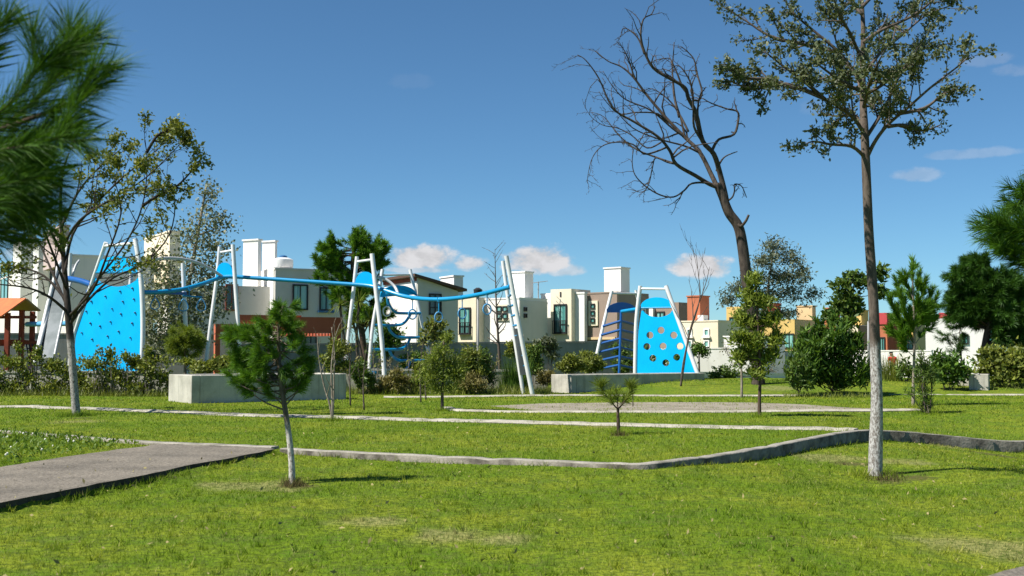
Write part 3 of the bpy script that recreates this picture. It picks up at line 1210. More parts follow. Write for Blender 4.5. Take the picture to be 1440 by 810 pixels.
# water tank on its roof
p = P(398, 379, 69.8)
t = thing('water_tank', 'small white rooftop water tank with blue cap on the twin turret house', 'water tank', p)
p.z = 1.6 + (495 - 379) / F * 69.8 + 0.1
mb = MB()
mb.tube([p + Vector((0, 0, 0)), p + Vector((0, 0, 0.06)), p + Vector((0, 0, 0.5)), p + Vector((0, 0, 0.62))], [0.58, 0.62, 0.62, 0.35], 16)
shade_auto(mb.build('body', 'paint_white', t))
mb = MB()
mb.tube([p + Vector((0, 0, 0.622)), p + Vector((0, 0, 0.72)), p + Vector((0, 0, 0.78))], [0.24, 0.24, 0.12], 12)
shade_auto(mb.build('cap', 'tank_blue', t))

# terracotta pergola
t = thing('pergola', 'terracotta pergola with slatted top before the twin turret house', 'pergola', col(303, 60))
fa = Face(P(303, 495, 60), Vector((0.91, 0.41, 0)), Vector((0.41, -0.91, 0)))
mb = MB()
fa.slab(mb, 303, 456, 400, 467, -0.5, 0.0)
fa.slab(mb, 400.2, 446, 480, 468, -0.6, 0.1)
mb.build('beam', 'wall_terracotta', t)
mb = MB()
fa.slab(mb, 335, 443, 425, 455.5, -0.5, -0.12)
mb.build('beam', 'wall_terracotta', t)
for (a_, b_, d_) in ((303, 310, -0.03), (415, 425, 0.05), (468, 480, 0.05)):
    mb = MB()
    u0, z0 = fa.uz(a_, 466)
    u1, _ = fa.uz(b_, 466)
    fa.slab_uz(mb, u0, u1, -0.3, z0, -0.45, d_)
    mb.build('post', 'wall_terracotta', t)
mb = MB()
for k in range(16):
    px = 404 + k * 4.4
    u0, z0 = fa.uz(px, 469)
    fa.slab_uz(mb, u0, u0 + 0.06, z0 - 0.12, z0 + 0.02, -2.6, -0.61)
mb.build('slats', 'wall_brick', t)

# house with sloping roof
h = House('house', 'pale house with a sloping dark edged roof and a reddish fascia', 587, 70, 62, 541, 644, 408, 'wall_warm')
# mono-pitch upper wall on the right face and roof sheet
uR = h.lb
zA = h.A.uz(587, 389)[1]
zA = P(590, 390, 70).z
mb = MB()
p0 = h.c + h.B.n * 0.0
q = [Vector((h.c.x, h.c.y, h.zt)), Vector((h.c.x, h.c.y, zA)), h.c + h.b * uR]
q[2] = Vector((q[2].x, q[2].y, h.zt))
base = [Vector(v) for v in q]
back = [v + h.a * h.la for v in base]
mb.add(base + back, [(0, 2, 1), (3, 4, 5), (0, 1, 4, 3), (1, 2, 5, 4), (2, 0, 3, 5)])
mb.build('gable', 'wall_warm', h.root)
mb = MB()
e = 0.35
n_ = h.B.n
r0 = Vector((h.c.x, h.c.y, zA)) + n_ * e - h.b * e
r1 = q[2] + n_ * e + h.b * 0.45 - Vector((0, 0, 0.06))
dz = Vector((0, 0, 0.05))
s0, s1 = r0 + h.a * (h.la + 0.5), r1 + h.a * (h.la + 0.5)
th = Vector((0, 0, 0.16))
vs = [r0 + dz, r1 + dz, s1 + dz, s0 + dz, r0 + dz + th, r1 + dz + th, s1 + dz + th, s0 + dz + th]
mb.add(vs, [(0, 3, 2, 1), (4, 5, 6, 7), (0, 1, 5, 4), (1, 2, 6, 5), (2, 3, 7, 6), (3, 0, 4, 7)])
mb.build('roof', 'roof_edge', h.root)
h.block('A', 541, 586, 389, 398, 'wall_brick', 'fascia', -0.05, 0.12)
h.block('A', 541, 586.5, 398.4, 500, 'wall_white', 'side_wall', -0.3, 0.05)  # lighter coat on the side facing the sun, its light painted in
h.tower(638, 74.5, 619, 651, 389, 415, 'wall_white', 'chimney')
h.window('B', 603, 413, 620.5, 443, 'glass_dark', mull=1, transom=0.35)

# white cube house with the beige bay
h = House('house', 'white flat roofed house with a beige framed balcony bay and four square panes', 730, 78, 38, 667, 769, 420, 'wall_white')
h.cap('wall_white', 0.1, 0.03)
h.block('B', 730.3, 769, 423, 500, 'wall_warm', 'side_wall', -0.2, 0.04)  # shade of the right face painted in as a duller wall tone
h.tower(738, 81, 718, 750, 383, 424, 'wall_white', 'chimney')
h.block('A', 652, 681, 419, 497, 'wall_cream', 'balcony_bay', -2.0, 0.9)
h.window('A', 658, 433, 674, 470, 'glass_teal', mull=1, bars=7, off=0.91)
h.block('A', 699, 717, 428, 451, 'wall_cream', 'window_surround', -0.1, 0.1)
for (x0, y0) in ((700.3, 430.5), (708.7, 430.5), (700.3, 440.5), (708.7, 440.5)):
    h.window('A', x0, y0, x0 + 6.6, y0 + 7.6, 'glass_teal', 'frame_dark', fw=0.05, mull=0, off=0.1)
h.window('B', 735.5, 432, 739.5, 438, 'glass_dark', mull=0, fw=0.05, off=0.05)
h.window('B', 735.5, 441, 739.5, 447, 'glass_dark', mull=0, fw=0.05, off=0.05)
p = P(757, 422, 80)
t = thing('antenna', 'thin rooftop aerial on the white flat roofed house', 'antenna', p)
mb = MB()
top = P(757, 396, 80)
mb.tube([p - Vector((0, 0, 0.4)), top], 0.04, 6)
mb.build('mast', 'steel_grey', t)
mb = MB()
mb.tube([top + Vector((-0.45, 0, -0.1)), top + Vector((0.65, 0.2, 0.05))], 0.025, 5)
for k in range(5):
    c = top + Vector((-0.4 + 0.25 * k, 0.05 * k - 0.03, -0.08 + 0.03 * k))
    mb.tube([c + Vector((0.05, -0.3, 0)), c + Vector((-0.05, 0.3, 0))], 0.015, 4)
mb.build('aerial', 'steel_grey', t)

# white and beige house with the tall window, joined by the taupe one
h = House('house', 'white and beige narrow house with one tall teal window and balcony rail', 822, 80, 36, 761, 826, 413, 'wall_white')
h.cap('wall_white', 0.12, 0.04)
h.block('A', 780, 809, 407, 500, 'wall_cream', 'window_bay', -2.0, 0.5)
h.block('A', 763, 780, 414, 500, 'wall_white', 'side_bay', -1.0, 0.2)
h.window('A', 785, 428, 803, 469, 'glass_teal', mull=1, bars=9, off=0.51)
h.window('A', 785, 481, 803, 489, 'glass_dark', mull=0, off=0.51)
h.block('A', 793, 795, 411, 418, 'frame_dark', 'vent', 0.5, 0.53)
h.block('A', 765, 768, 421, 428, 'steel_grey', 'wall_lamp', 0.2, 0.5)
h = House('house', 'taupe house with three panes in a white frame and a tall white chimney', 868, 79, 38, 823, 912, 412, 'wall_taupe')
h.cap('wall_taupe', 0.1, 0.03)
h.tower(873.5, 83, 850, 886, 377, 416, 'wall_white', 'chimney')
h.block('A', 828.5, 841.5, 423, 458, 'wall_cream', 'window_surround', -0.1, 0.1)
for k in range(3):
    h.window('A', 832, 427 + 10 * k, 838, 434 + 10 * k, 'glass_teal', mull=0, fw=0.06, off=0.1)
h.block('A', 826, 866, 474, 477.5, 'wall_tan', 'lintel', -0.1, 0.12)
h.window('A', 832, 479, 862, 500, 'glass_dark', mull=2)
h.block('B', 868.4, 912, 414, 500, 'wall_taupe', 'side_wall', -0.3, 0.04)
h.window('B', 900, 433, 906, 447, 'glass_teal', 'wall_white', mull=0, fw=0.12, off=0.05)
h = House('house', 'low dark taupe house between the blue panel tower and the orange turret', 955, 92, 40, 902, 972, 425, 'wall_taupe')
h.block('A', 911, 921, 431, 455, 'wall_white', 'pilaster', -0.4, 0.3)
h.window('A', 923, 438, 935, 448, 'glass_teal')

# right-hand coloured houses
h = House('house', 'cream house with an orange roof turret and paired square windows', 1010, 84, 40, 952, 1062, 452, 'wall_cream')
h.cap('wall_cream', 0.1, 0.04)
h.tower(985, 88, 967, 998, 417, 454, 'wall_orange', 'roof_turret')
h.block('A', 978, 986, 443, 452, 'wall_white', 'roof_box', -1, -0.3)
for (x0, y0) in ((966, 462), (990, 462), (966, 478), (990, 478)):
    h.window('A', x0, y0, x0 + 8, y0 + 11, 'glass_teal', 'wall_white', fw=0.1, mull=0, sill='wall_white')
h = House('house', 'low white garden house behind the leafy sapling', 1062, 74, 42, 1018, 1104, 474, 'wall_white')
h.cap('wall_white', 0.1, 0.05)
h = House('house', 'yellow house with a brick red roof turret and teal window', 1118, 95, 38, 1066, 1146, 449, 'wall_yellow')
h.tower(1083, 98, 1073, 1099, 427, 452, 'wall_brick', 'roof_turret')
h.block('B', 1118.5, 1146, 451, 510, 'wall_tan', 'side_wall', -0.3, 0.04)
h.tower(1143, 99, 1121, 1148, 431, 455, 'wall_tan', 'roof_turret')
h.window('A', 1096, 469, 1117, 490, 'glass_teal', mull=2)
h = House('house', 'yellow block house peeping over the leafy sapling', 1046, 98, 38, 1022, 1060, 431, 'wall_yellow')
h.window('A', 1026, 446, 1036, 456, 'glass_teal')
h = House('house', 'orange house glimpsed above the oleander bush', 1178, 100, 40, 1142, 1196, 459, 'wall_orange')
h.tower(1174, 101, 1160, 1182, 434, 461, 'wall_orange', 'roof_turret')
h = House('house', 'beige house with a bright yellow roof turret beside the tall trunk', 1207, 98, 40, 1180, 1236, 457, 'wall_cream')
h.tower(1212, 100, 1197, 1222, 437, 460, 'wall_yellow', 'roof_turret')
h.block('B', 1207.4, 1236, 458.5, 510, 'wall_taupe', 'side_wall', -0.3, 0.04)  # brown stands in for shade on this side of the beige walls
h.window('A', 1196, 472, 1206, 486, 'glass_teal')
h.window('B', 1226, 472, 1233, 500, 'glass_dark')
h = House('house', 'salmon and brick house topped by a red band right of the tall trunk', 1248, 92, 40, 1234, 1262, 456, 'wall_orange')
h.block('A', 1234, 1248, 440, 456, 'wall_red', 'roof_band', -3, 0.1)
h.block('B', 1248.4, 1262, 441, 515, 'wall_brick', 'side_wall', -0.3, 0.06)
h.window('A', 1237, 474, 1245, 494, 'glass_teal')
h = House('house', 'yellow and olive house with a teal window behind the slender pine sapling', 1287, 94, 40, 1262, 1304, 454, 'wall_yellow')
h.block('B', 1287.4, 1304, 456, 515, 'wall_tan', 'side_wall', -0.3, 0.05)
h.window('A', 1271, 476, 1285, 492, 'glass_teal')
h.window('A', 1258, 460, 1264, 494, 'glass_dark')
h = House('house', 'long white house with a red roof band behind the dark pines', 1404, 76, 22, 1302, 1475, 447, 'wall_white', lb=9.0)
h.block('A', 1320, 1402, 439, 447, 'wall_red', 'roof_band', -2, -0.3)
h.block('A', 1310, 1330, 440.5, 447, 'frame_dark', 'roof_box', -4, -2.2)
h.window('A', 1384, 456, 1402, 486, 'glass_teal', mull=2, transom=0.5)
h.window('A', 1350, 470, 1362, 484, 'glass_teal')

# boundary walls
def wall(name, label, px0, Y0, px1, Y1, ytop0, ytop1, mat, thick=0.25):
    a, b_ = P(px0, ytop0, Y0), P(px1, ytop1, Y1)
    d = Vector((b_.x - a.x, b_.y - a.y, 0)).normalized()
    n_ = Vector((d.y, -d.x, 0))
    t = thing(name, label, 'wall', (a.x, a.y, 0))
    mb = MB()
    f0, f1 = Vector((a.x, a.y, -0.4)), Vector((b_.x, b_.y, -0.4))
    bk = -n_ * thick
    vs = [f0, f1, f1 + bk, f0 + bk, a, b_, b_ + bk, a + bk]
    mb.add(vs, [(0, 3, 2, 1), (4, 5, 6, 7), (0, 1, 5, 4), (1, 2, 6, 5), (2, 3, 7, 6), (3, 0, 4, 7)])
    mb.build('wall', mat, t)
    mc = MB()
    k = Vector((0, 0, 0.003))
    hh = Vector((0, 0, 0.08))
    o_ = n_ * 0.03
    vs = [a + o_ + k, b_ + o_ + k, b_ + bk - o_ + k, a + bk - o_ + k]
    vs += [v + hh for v in vs]
    mc.add(vs, [(0, 3, 2, 1), (4, 5, 6, 7), (0, 1, 5, 4), (1, 2, 6, 5), (2, 3, 7, 6), (3, 0, 4, 7)])
    mc.build('coping', mat, t)
    return t


wall('boundary_wall', 'long grey rain streaked perimeter wall below the middle houses', 330, 58, 910, 66, 486, 481, 'wall_block')
wall('boundary_wall', 'grey perimeter wall behind the climbing wall and poplar', -40, 60, 345, 63, 470, 472, 'wall_block')
wall('boundary_wall', 'white perimeter wall below the coloured houses at the right', 1050, 79, 1310, 71, 495, 494, 'wall_boundary')
wall('boundary_wall', 'low pale wall right of the blue panel tower', 976, 56, 1112, 60, 525, 527, 'wall_boundary')
wall('boundary_wall', 'cream garden wall left of the round dark shrub', 905, 74, 1062, 72, 492, 490, 'wall_boundary')

# street lamp left of the ladder mast
b0 = col(672, 60)
t = thing('street_lamp', 'slim grey lamp post in front of the white cube house', 'street lamp', b0)
top = P(672, 418, 60)
mb = MB()
mb.tube([b0, b0 + Vector((0, 0, 1)), top], [0.09, 0.07, 0.05], 8)
mb.build('pole', 'steel_grey', t, smooth=True)
mb = MB()
mb.tube([top, top + Vector((0, 0, 0.1)), top + Vector((0, 0, 0.4)), top + Vector((0, 0, 0.5))], [0.05, 0.2, 0.24, 0.08], 12)
shade_auto(mb.build('lamp_head', 'frame_dark', t))
b0 = col(1221, 70)
t = thing('street_lamp', 'thin grey post left of the tall trunk before the yellow turret', 'street lamp', b0)
top = P(1221, 452, 70)
mb = MB()
mb.tube([b0, top], [0.09, 0.06], 8)
mb.build('pole', 'steel_grey', t, smooth=True)
mb = MB()
mb.bar(top + Vector((0, 0, 0.03)), top + Vector((0.5, -0.1, 0.12)), 0.2, 0.1)
mb.build('lamp_head', 'steel_grey', t)

# ------------------------------------------------------------------ concrete planters
def planter(label, cx, Y, phi, lpx, rpx, z):
    ph = math.radians(phi)
    c = P(cx, 495, Y)
    c = Vector((c.x, c.y, -0.4))
    a = Vector((-math.cos(ph), math.sin(ph), 0))
    b_ = Vector((math.sin(ph), math.cos(ph), 0))
    A, B = Face(c, a, (-math.sin(ph), -math.cos(ph), 0)), Face(c, b_, (math.cos(ph), -math.sin(ph), 0))
    la, lb = A.uz(lpx, 540)[0], B.uz(rpx, 540)[0]
    t = thing('concrete_planter', label, 'planter', (c.x, c.y, gz(c.x, c.y)), 'low concrete planters')
    w = 0.28
    mb = MB()
    mb.obox(c, a * la, b_ * w, (0, 0, z + 0.4))
    mb.obox(c + b_ * (lb - w), a * la, b_ * w, (0, 0, z + 0.4))
    mb.obox(c + b_ * w, a * w, b_ * (lb - 2 * w), (0, 0, z + 0.4))
    mb.obox(c + b_ * w + a * (la - w), a * w, b_ * (lb - 2 * w), (0, 0, z + 0.4))
    bevel(mb.build('wall', 'concrete_planter', t), 0.02)
    mb = MB()
    mb.obox(c + b_ * w + a * w, a * (la - 2 * w), b_ * (lb - 2 * w), (0, 0, z + 0.3))
    mb.build('soil', 'dirt', t)
    return t


planter('long grey concrete planter behind the bushy pine sapling', 270, 36.0, 55, 237, 487, 0.87)
planter('grey concrete planter below the blue panel tower', 803, 45.0, 55, 775, 991, 0.71)
wall('low_wall', 'low concrete edge wall half hidden behind the clipped hedge', -60, 45, 236, 44.5, 524, 525, 'concrete_planter', 0.3)
wall('low_wall', 'low concrete edge wall behind the dry shrubs', 470, 48, 770, 49, 521, 523, 'concrete_planter', 0.3)
for lab, x0, x1, y0, y1, Y in (('small square concrete block in sun beside the right bushes', 1362, 1386, 526, 543, 44), ('dark grey low concrete block left of the sunlit block', 1338, 1359, 524, 542, 45.5)):
    a, b_ = P(x0, y0, Y), P(x1, y0, Y)
    mb = MB()
    zb = gz(a.x, Y) - 0.15
    mb.obox((a.x, Y, zb), (b_.x - a.x, -0.25, 0), (0.3, 0.6, 0), (0, 0, a.z - zb))
    o = bevel(mb.build('concrete_block', 'concrete_planter', None, (a.x, Y, zb)), 0.02)
    tag(o, lab, 'concrete block')

# ------------------------------------------------------------------ main playground structure
play = thing('play_structure', 'long blue and white climbing frame with a blue climbing wall, beams and ladders', 'climbing frame', col(200, 46))


def tubes(lines, r, mat, name, parent, sides=10, sub=4):
    mb = MB()
    for ln in lines:
        mb.tube(smooth_line(ln, sub) if len(ln) > 2 else ln, r, sides)
    return shade_auto(mb.build(name, mat, parent))


def vplane(px, Y, ang):
    """vertical plane through column px at depth Y; ang = angle of its run from +x, degrees"""
    a = math.radians(ang)
    return Face(P(px, 495, Y), Vector((math.cos(a), math.sin(a), 0)), Vector((math.sin(a), -math.cos(a), 0)))


def dome(fp, pts, thick, mat, name, parent):
    mb = MB()
    mb.plate([fp.pt(*p) for p in pts], thick)
    return mb.build(name, mat, parent)


def arc(cx, cy, rx, ry, a0, a1, n=14):
    return [(cx + rx * math.cos(math.radians(a0 + (a1 - a0) * i / n)), cy - ry * math.sin(math.radians(a0 + (a1 - a0) * i / n))) for i in range(n + 1)]


def plate_with_holes(fp, outline, holes, thick, mat, name, parent):
    """plate whose holes are real openings: 2D triangle fill, then solidified"""
    import bmesh
    bm = bmesh.new()
    edges = []
    for loop in [outline] + holes:
        vs = []
        for (px, py) in loop:
            u, z = fp.uz(px, py)
            vs.append(bm.verts.new((u, 0, z)))
        for i in range(len(vs)):
            edges.append(bm.edges.new((vs[i], vs[(i + 1) % len(vs)])))
    bmesh.ops.triangle_fill(bm, use_beauty=True, use_dissolve=False, edges=edges)
    bmesh.ops.recalc_face_normals(bm, faces=bm.faces[:])
    ext = bmesh.ops.extrude_face_region(bm, geom=bm.faces[:])
    for v in [e for e in ext['geom'] if isinstance(e, bmesh.types.BMVert)]:
        v.co.y += thick
    bmesh.ops.recalc_face_normals(bm, faces=bm.faces[:])
    base = root_loc(parent)
    for v in bm.verts:
        u, t_, z = v.co
        q = fp.O + fp.u * u - fp.n * t_
        v.co = (q.x - base.x, q.y - base.y, z - base.z)
    me = bpy.data.meshes.new(name)
    bm.to_mesh(me)
    bm.free()
    return finish(me, name, mat, parent, (0, 0, 0), False)


# tower with the climbing wall
fw = vplane(200, 45.8, -36)
panel = plate_with_holes(fw, [(105, 524), (198, 523), (200, 470), (199, 430), (197, 386)] + arc(164, 382, 33, 21, 0, -180, 14)[1:-1] + [(132, 386), (121, 430), (107, 468), (105, 490)], [], 0.06, 'panel_blue', 'climbing_wall', play)
holds = [(329, 382), (302, 434), (368, 441), (402, 356), (435, 420), (478, 330), (491, 383), (542, 314), (549, 370), (482, 447), (555, 441), (324, 495), (373, 510), (428, 488), (540, 495), (470, 538), (413, 562), (531, 570), (333, 578), (280, 545)]
rng = np.random.default_rng(5)
for (zx, zy) in holds:
    p = fw.pt(40 + zx / 3.682, 320 + zy / 3.682) + fw.n * 0.02
    mb = MB()
    r = 0.034 + 0.016 * rng.random()
    ax = fw.n + fw.u * rng.normal() * 0.3
    mb.tube([p, p + ax * 0.02, p + ax * 0.045, p + ax * 0.06 - Vector((0, 0, 0.01))], [r, r * 1.05, r * 0.8, r * 0.3], 8)
    mb.build('climbing_hold', 'hold_grey', panel, smooth=True)
dome(fw, [(134, 382), (196, 382)] + arc(165, 382, 31, 22, 0, 180, 14)[1:-1], 0.06, 'panel_blue', 'top_panel', play)
tubes([[fw.pt(97, 547), fw.pt(99, 500), fw.pt(106, 466), fw.pt(128, 402), fw.pt(149, 341)]], 0.085, 'paint_white', 'post', play)
tubes([[fw.pt(196, 548), fw.pt(200.5, 490), fw.pt(200.5, 430), fw.pt(197, 380), fw.pt(190, 336)]], 0.095, 'paint_white', 'post', play)
tubes([[fw.pt(148, 346), fw.pt(191, 342)]], 0.07, 'paint_white', 'cross_bar', play)
tubes([[fw.pt(134, 383), fw.pt(198, 383)]], 0.06, 'tube_blue', 'cross_bar', play)
# deck and rear posts of the tower
rb = [fw.pt(104, 522) - fw.n * 2.4, fw.pt(196, 522) - fw.n * 2.4]
tubes([[Vector((rb[0].x, rb[0].y, 0)), Vector((rb[0].x + 0.3, rb[0].y, 5.3))]], 0.09, 'paint_white', 'post', play)
tubes([[Vector((rb[1].x, rb[1].y, 0)), Vector((rb[1].x - 0.3, rb[1].y, 5.3))]], 0.09, 'paint_white', 'post', play)
mb = MB()
d0 = fw.pt(118, 403) - fw.n * 0.1
d1 = fw.pt(197, 403) - fw.n * 0.1
mb.obox(d0 - Vector((0, 0, 0.25)), d1 - d0, -fw.n * 2.2, (0, 0, 0.12))
mb.build('deck', 'frame_blue', play)
tubes([[P(96, 392, 49.5), P(112, 395, 48.8), P(130, 401, 48.2)]], 0.13, 'frame_blue', 'slide_hood', play)

# steel slide on the left
sl = [P(64, 504, 49.3), P(78, 440, 50.6), P(92, 385, 51.4), P(99, 372, 51.8)]
wv = Vector((0.72, -0.28, 0))
chute = MB()
prof = [(-1.0, 0.16), (-0.8, 0.0), (0.8, 0.0), (1.0, 0.16)]
pl = smooth_line(sl, 6)
vs = []
for p in pl:
    for (k, zz) in prof:
        vs.append(p + wv * k * 0.62 + Vector((0, 0, zz * 0.9)))
fs = []
for i in range(len(pl) - 1):
    for k in range(3):
        a_ = i * 4 + k
        fs.append((a_, a_ + 1, a_ + 5, a_ + 4))
chute.add(vs, fs)
slide = chute.build('slide', 'slide_steel', play)
md = slide.modifiers.new('sol', 'SOLIDIFY')
md.thickness = 0.03
tubes([[p + wv * 0.64 + Vector((0, 0, 0.17)) for p in pl]], 0.05, 'paint_silver', 'slide_rail', play, sub=1)
tubes([[p - wv * 0.64 + Vector((0, 0, 0.17)) for p in pl]], 0.085, 'paint_white', 'slide_rail', play, sub=1)
tubes([[P(48, 512, 49), P(70, 430, 51), P(95, 345, 52.4)]], 0.09, 'paint_white', 'post', play)
tubes([[P(97, 420, 51), P(99, 356, 51)]], 0.08, 'paint_white', 'post', play)

# arch and beams
tubes([[P(199, 368, 46), P(220, 364, 46.6), P(245, 363, 47.2), P(270, 367, 47.8), P(292, 376, 48.4), P(313, 389, 49)]], 0.065, 'paint_silver', 'arch', play)
beam = [(200, 411, 46), (225, 410.5, 46.5), (255, 407, 47.2), (285, 399, 48), (308, 391, 48.9), (325, 389, 49), (360, 391, 48.9), (420, 395, 48.6), (480, 399, 48.3), (520, 402, 48), (540, 408, 47.6), (570, 417, 47), (605, 421, 46.0), (640, 419.5, 45.2), (680, 413, 44.2), (717, 403.5, 43.4)]
tubes([[P(*b_) for b_ in beam]], 0.087, 'tube_blue', 'beam', play, sides=12)
fa2 = vplane(316, 49.1, -20)
dome(fa2, [(303, 391), (329, 390)] + arc(316, 386, 12, 17, 0, 180, 12), 0.06, 'panel_blue', 'top_panel', play)
tubes([[P(309, 347, 49.6), P(305, 390, 49.5), P(297, 450, 49.2), P(290, 510, 49), P(287, 548, 48.8)]], 0.080, 'paint_white', 'post', play)
tubes([[P(327.5, 344, 48.7), P(331, 400, 48.6), P(335, 460, 48.4), P(340, 548, 48.2)]], 0.087, 'paint_white', 'post', play)
tubes([[P(310, 355, 49.6), P(327.5, 352, 48.7)]], 0.053, 'paint_white', 'cross_bar', play)
fa3 = vplane(513, 48.2, -20)
dome(fa3, [(499, 403), (529, 405)] + arc(514, 399, 14, 17, 0, 180, 12), 0.06, 'panel_blue', 'top_panel', play)
tubes([[P(502, 361, 48.6), P(497, 410, 48.5), P(490, 470, 48.3), P(486, 515, 48.2), P(483, 548, 48)]], 0.080, 'paint_white', 'post', play)
tubes([[P(523, 357, 47.6), P(529, 410, 47.4), P(537, 480, 47.2), P(542, 552, 47)]], 0.095, 'paint_white', 'post', play)
tubes([[P(502, 368, 48.6), P(524, 365, 47.6)]], 0.053, 'paint_white', 'cross_bar', play)

# curved-rung ladder tower
tubes([[P(538, 379, 48.4), P(531, 420, 48.2), P(524, 460, 48), P(520, 505, 47.8), P(518, 552, 47.6)]], 0.076, 'paint_white', 'post', play)
tubes([[P(576.5, 379, 50.2), P(588, 430, 50.0), P(598, 475, 49.8), P(608, 520, 49.6), P(613, 548, 49.5)]], 0.076, 'paint_white', 'post', play)
tubes([[P(538, 387, 48.4), P(577, 386, 50.2)]], 0.046, 'paint_white', 'cross_bar', play)
tubes([[P(531, 389, 47.7), P(543, 393, 47.7), P(555, 403, 47.6), P(560, 414, 47.3)]], 0.061, 'paint_silver', 'arch', play)
fl = vplane(560, 49.2, 38)
dome(fl, [(534, 418), (587, 414)] + arc(560, 416, 26, 15, 0, 180, 12), 0.06, 'panel_blue', 'top_panel', play)
mast = [P(545, 416, 49), P(549, 470, 48.9), P(553, 545, 48.8)]
for k, (l_, r_) in enumerate((([(545, 420), (548, 430), (556, 439), (565, 440.5), (591, 440.5)], 1), ([(523, 457.5), (555, 457.5), (567, 455), (575, 446), (578, 440)], 0), ([(546, 458), (549, 466), (557, 473), (566, 474.5), (594, 474.5)], 1), ([(522, 491.5), (556, 491.5), (568, 489), (574, 482), (577, 474)], 0), ([(548, 494), (552, 501), (560, 506.5), (570, 507), (597, 507)], 1), ([(521, 524), (556, 524), (568, 522), (574, 515), (577, 507)], 0))):
    Ls = len(l_)
    tubes([[P(a_, b_, 48.0 + (a_ - 520) / 75 * 2.0) for a_, b_ in l_]], 0.062, 'tube_blue', 'rung', play, sides=8)


def ring(c, R, r, mat, name, parent, stretch=1.25, tri=False):
    mb = MB()
    pts = []
    for k in range(17):
        a = 2 * math.pi * k / 16
        w_ = R * math.sin(a)
        hgt = R * stretch * math.cos(a)
        if tri:
            w_ = R * math.sin(a) * (1.15 - 0.75 * (math.cos(a) + 1) / 2) * 1.1
        pts.append(c + Vector((w_ * 0.95, w_ * 0.3, hgt)))
    mb.tube(pts, r, 6, cap=False)
    return mb.build(name, mat, parent, smooth=True)


def hanger(p, q, parent):
    mb = MB()
    mb.tube([p, q], 0.022, 6)
    mb.box(p, (0.12, 0.12, 0.18))
    return mb.build('hanger', 'tube_blue', parent)


for (px, ytop, yc, Y, mt) in ((544, 411, 438, 47.5, 'paint_white'), (580, 419, 442, 46.8, 'rope_blue'), (617, 421, 446, 45.7, 'rope_blue'), (650, 418, 441, 44.95, 'rope_blue'), (685, 412, 435, 44.1, 'rope_blue')):
    p, c = P(px, ytop, Y), P(px, yc, Y)
    hg = hanger(p, c + Vector((0, 0, 0.22)), play)
    ring(c, 0.16, 0.03, mt, 'ring', hg)
# trapeze with triangles on the left beam
hg = hanger(P(218, 411, 46.4), P(218, 420, 46.4), play)
ring(P(218, 427, 46.4), 0.19, 0.025, 'rope_blue', 'triangle_grip', hg, 1.2, True)
hg = hanger(P(266, 406, 47.4), P(266, 417, 47.4), play)
mb = MB()
mb.tube([P(257, 416, 47.3), P(284, 418, 47.6)], 0.035, 6)
mb.build('swing_bar', 'tube_blue', hg)
for px in (258, 283):
    ring(P(px, 429, 47.4), 0.2, 0.025, 'rope_blue', 'triangle_grip', hg, 1.25, True)

# leaning ladder at the right end
tubes([[P(712, 360, 43.2), P(724, 425, 43.2), P(736, 490, 43.2), P(749, 556, 43.2)]], 0.087, 'paint_white', 'post', play, sides=12)
tubes([[P(707, 367, 44.2), P(716, 430, 44.1), P(726, 490, 44.0), P(736, 555, 44.0)]], 0.076, 'paint_white', 'post', play)
for k in range(9):
    t_ = 0.2 + k * 0.075
    a_ = P(712 + 36 * t_, 360 + 193 * t_, 43.2)
    b_ = P(707 + 28 * t_, 367 + 183 * t_, 44.1)
    mb = MB()
    mb.tube([a_, b_], 0.045, 6)
    mb.build('rung', 'tube_blue', play, smooth=True)
mb = MB()
mb.plate([P(723, 462, 43.95), P(729, 462, 43.35), P(741, 527, 43.35), P(732, 527, 43.95)], 0.05)
mb.build('side_plate', 'slide_steel', play)

# ------------------------------------------------------------------ blue panel tower on the right
tow = thing('climbing_tower', 'small play tower with a porthole blue panel and chevron ladder', 'climbing tower', col(894, 52))
fr = vplane(894, 51.8, -36)
hol = [(492, 380), (422, 411), (403, 483), (441, 557), (523, 586), (592, 551), (612, 481), (573, 411), (505, 481)]
holes = [arc(820 + a_ / 4.5, 380 + b_ / 4.5, 5.0, 5.0, 0, 360, 16)[:-1] for a_, b_ in hol]
out_l = [(896, 530), (980, 530), (968, 496), (957, 464), (948, 437)] + arc(924.5, 434, 21, 12, 0, -180, 14)[1:-1] + [(902, 437), (898, 464), (896, 496)]
plate_with_holes(fr, out_l, holes, 0.06, 'panel_blue', 'porthole_panel', tow)
dome(fr, [(902, 432.5), (947, 432.5)] + arc(924, 432, 23, 14, 0, 180, 14)[1:-1], 0.06, 'panel_blue', 'top_panel', tow)
tubes([[fr.pt(893, 545), fr.pt(893.5, 500), fr.pt(895, 450), fr.pt(900.5, 402)]], 0.095, 'paint_white', 'post', tow)
tubes([[fr.pt(988, 545), fr.pt(970, 495), fr.pt(953, 448), fr.pt(936.5, 402)]], 0.095, 'paint_white', 'post', tow)
tubes([[fr.pt(901, 406), fr.pt(938, 406.5)]], 0.053, 'paint_white', 'cross_bar', tow)
tubes([[fr.pt(902, 433), fr.pt(948, 432.5)]], 0.038, 'tube_blue', 'cross_bar', tow)
tubes([[P(830, 545, 53), P(838, 505, 53), P(849, 455, 53.2), P(860.5, 409, 53.4)]], 0.080, 'paint_white', 'post', tow)
tubes([[P(899, 430, 55), P(894, 408, 55)]], 0.068, 'paint_white', 'post', tow)
tubes([[P(860, 412.5, 53.4), P(895, 413, 55)]], 0.046, 'paint_white', 'cross_bar', tow)
fd = vplane(870, 53.4, 18)
dome(fd, [(853, 439.5), (896, 439.5)] + arc(874, 439, 22, 14, 0, 180, 12)[1:-1], 0.06, 'frame_blue', 'top_panel', tow)
tubes([[P(874.5, 438, 52.9), P(900, 434, 52)]], 0.084, 'tube_blue', 'beam', tow)
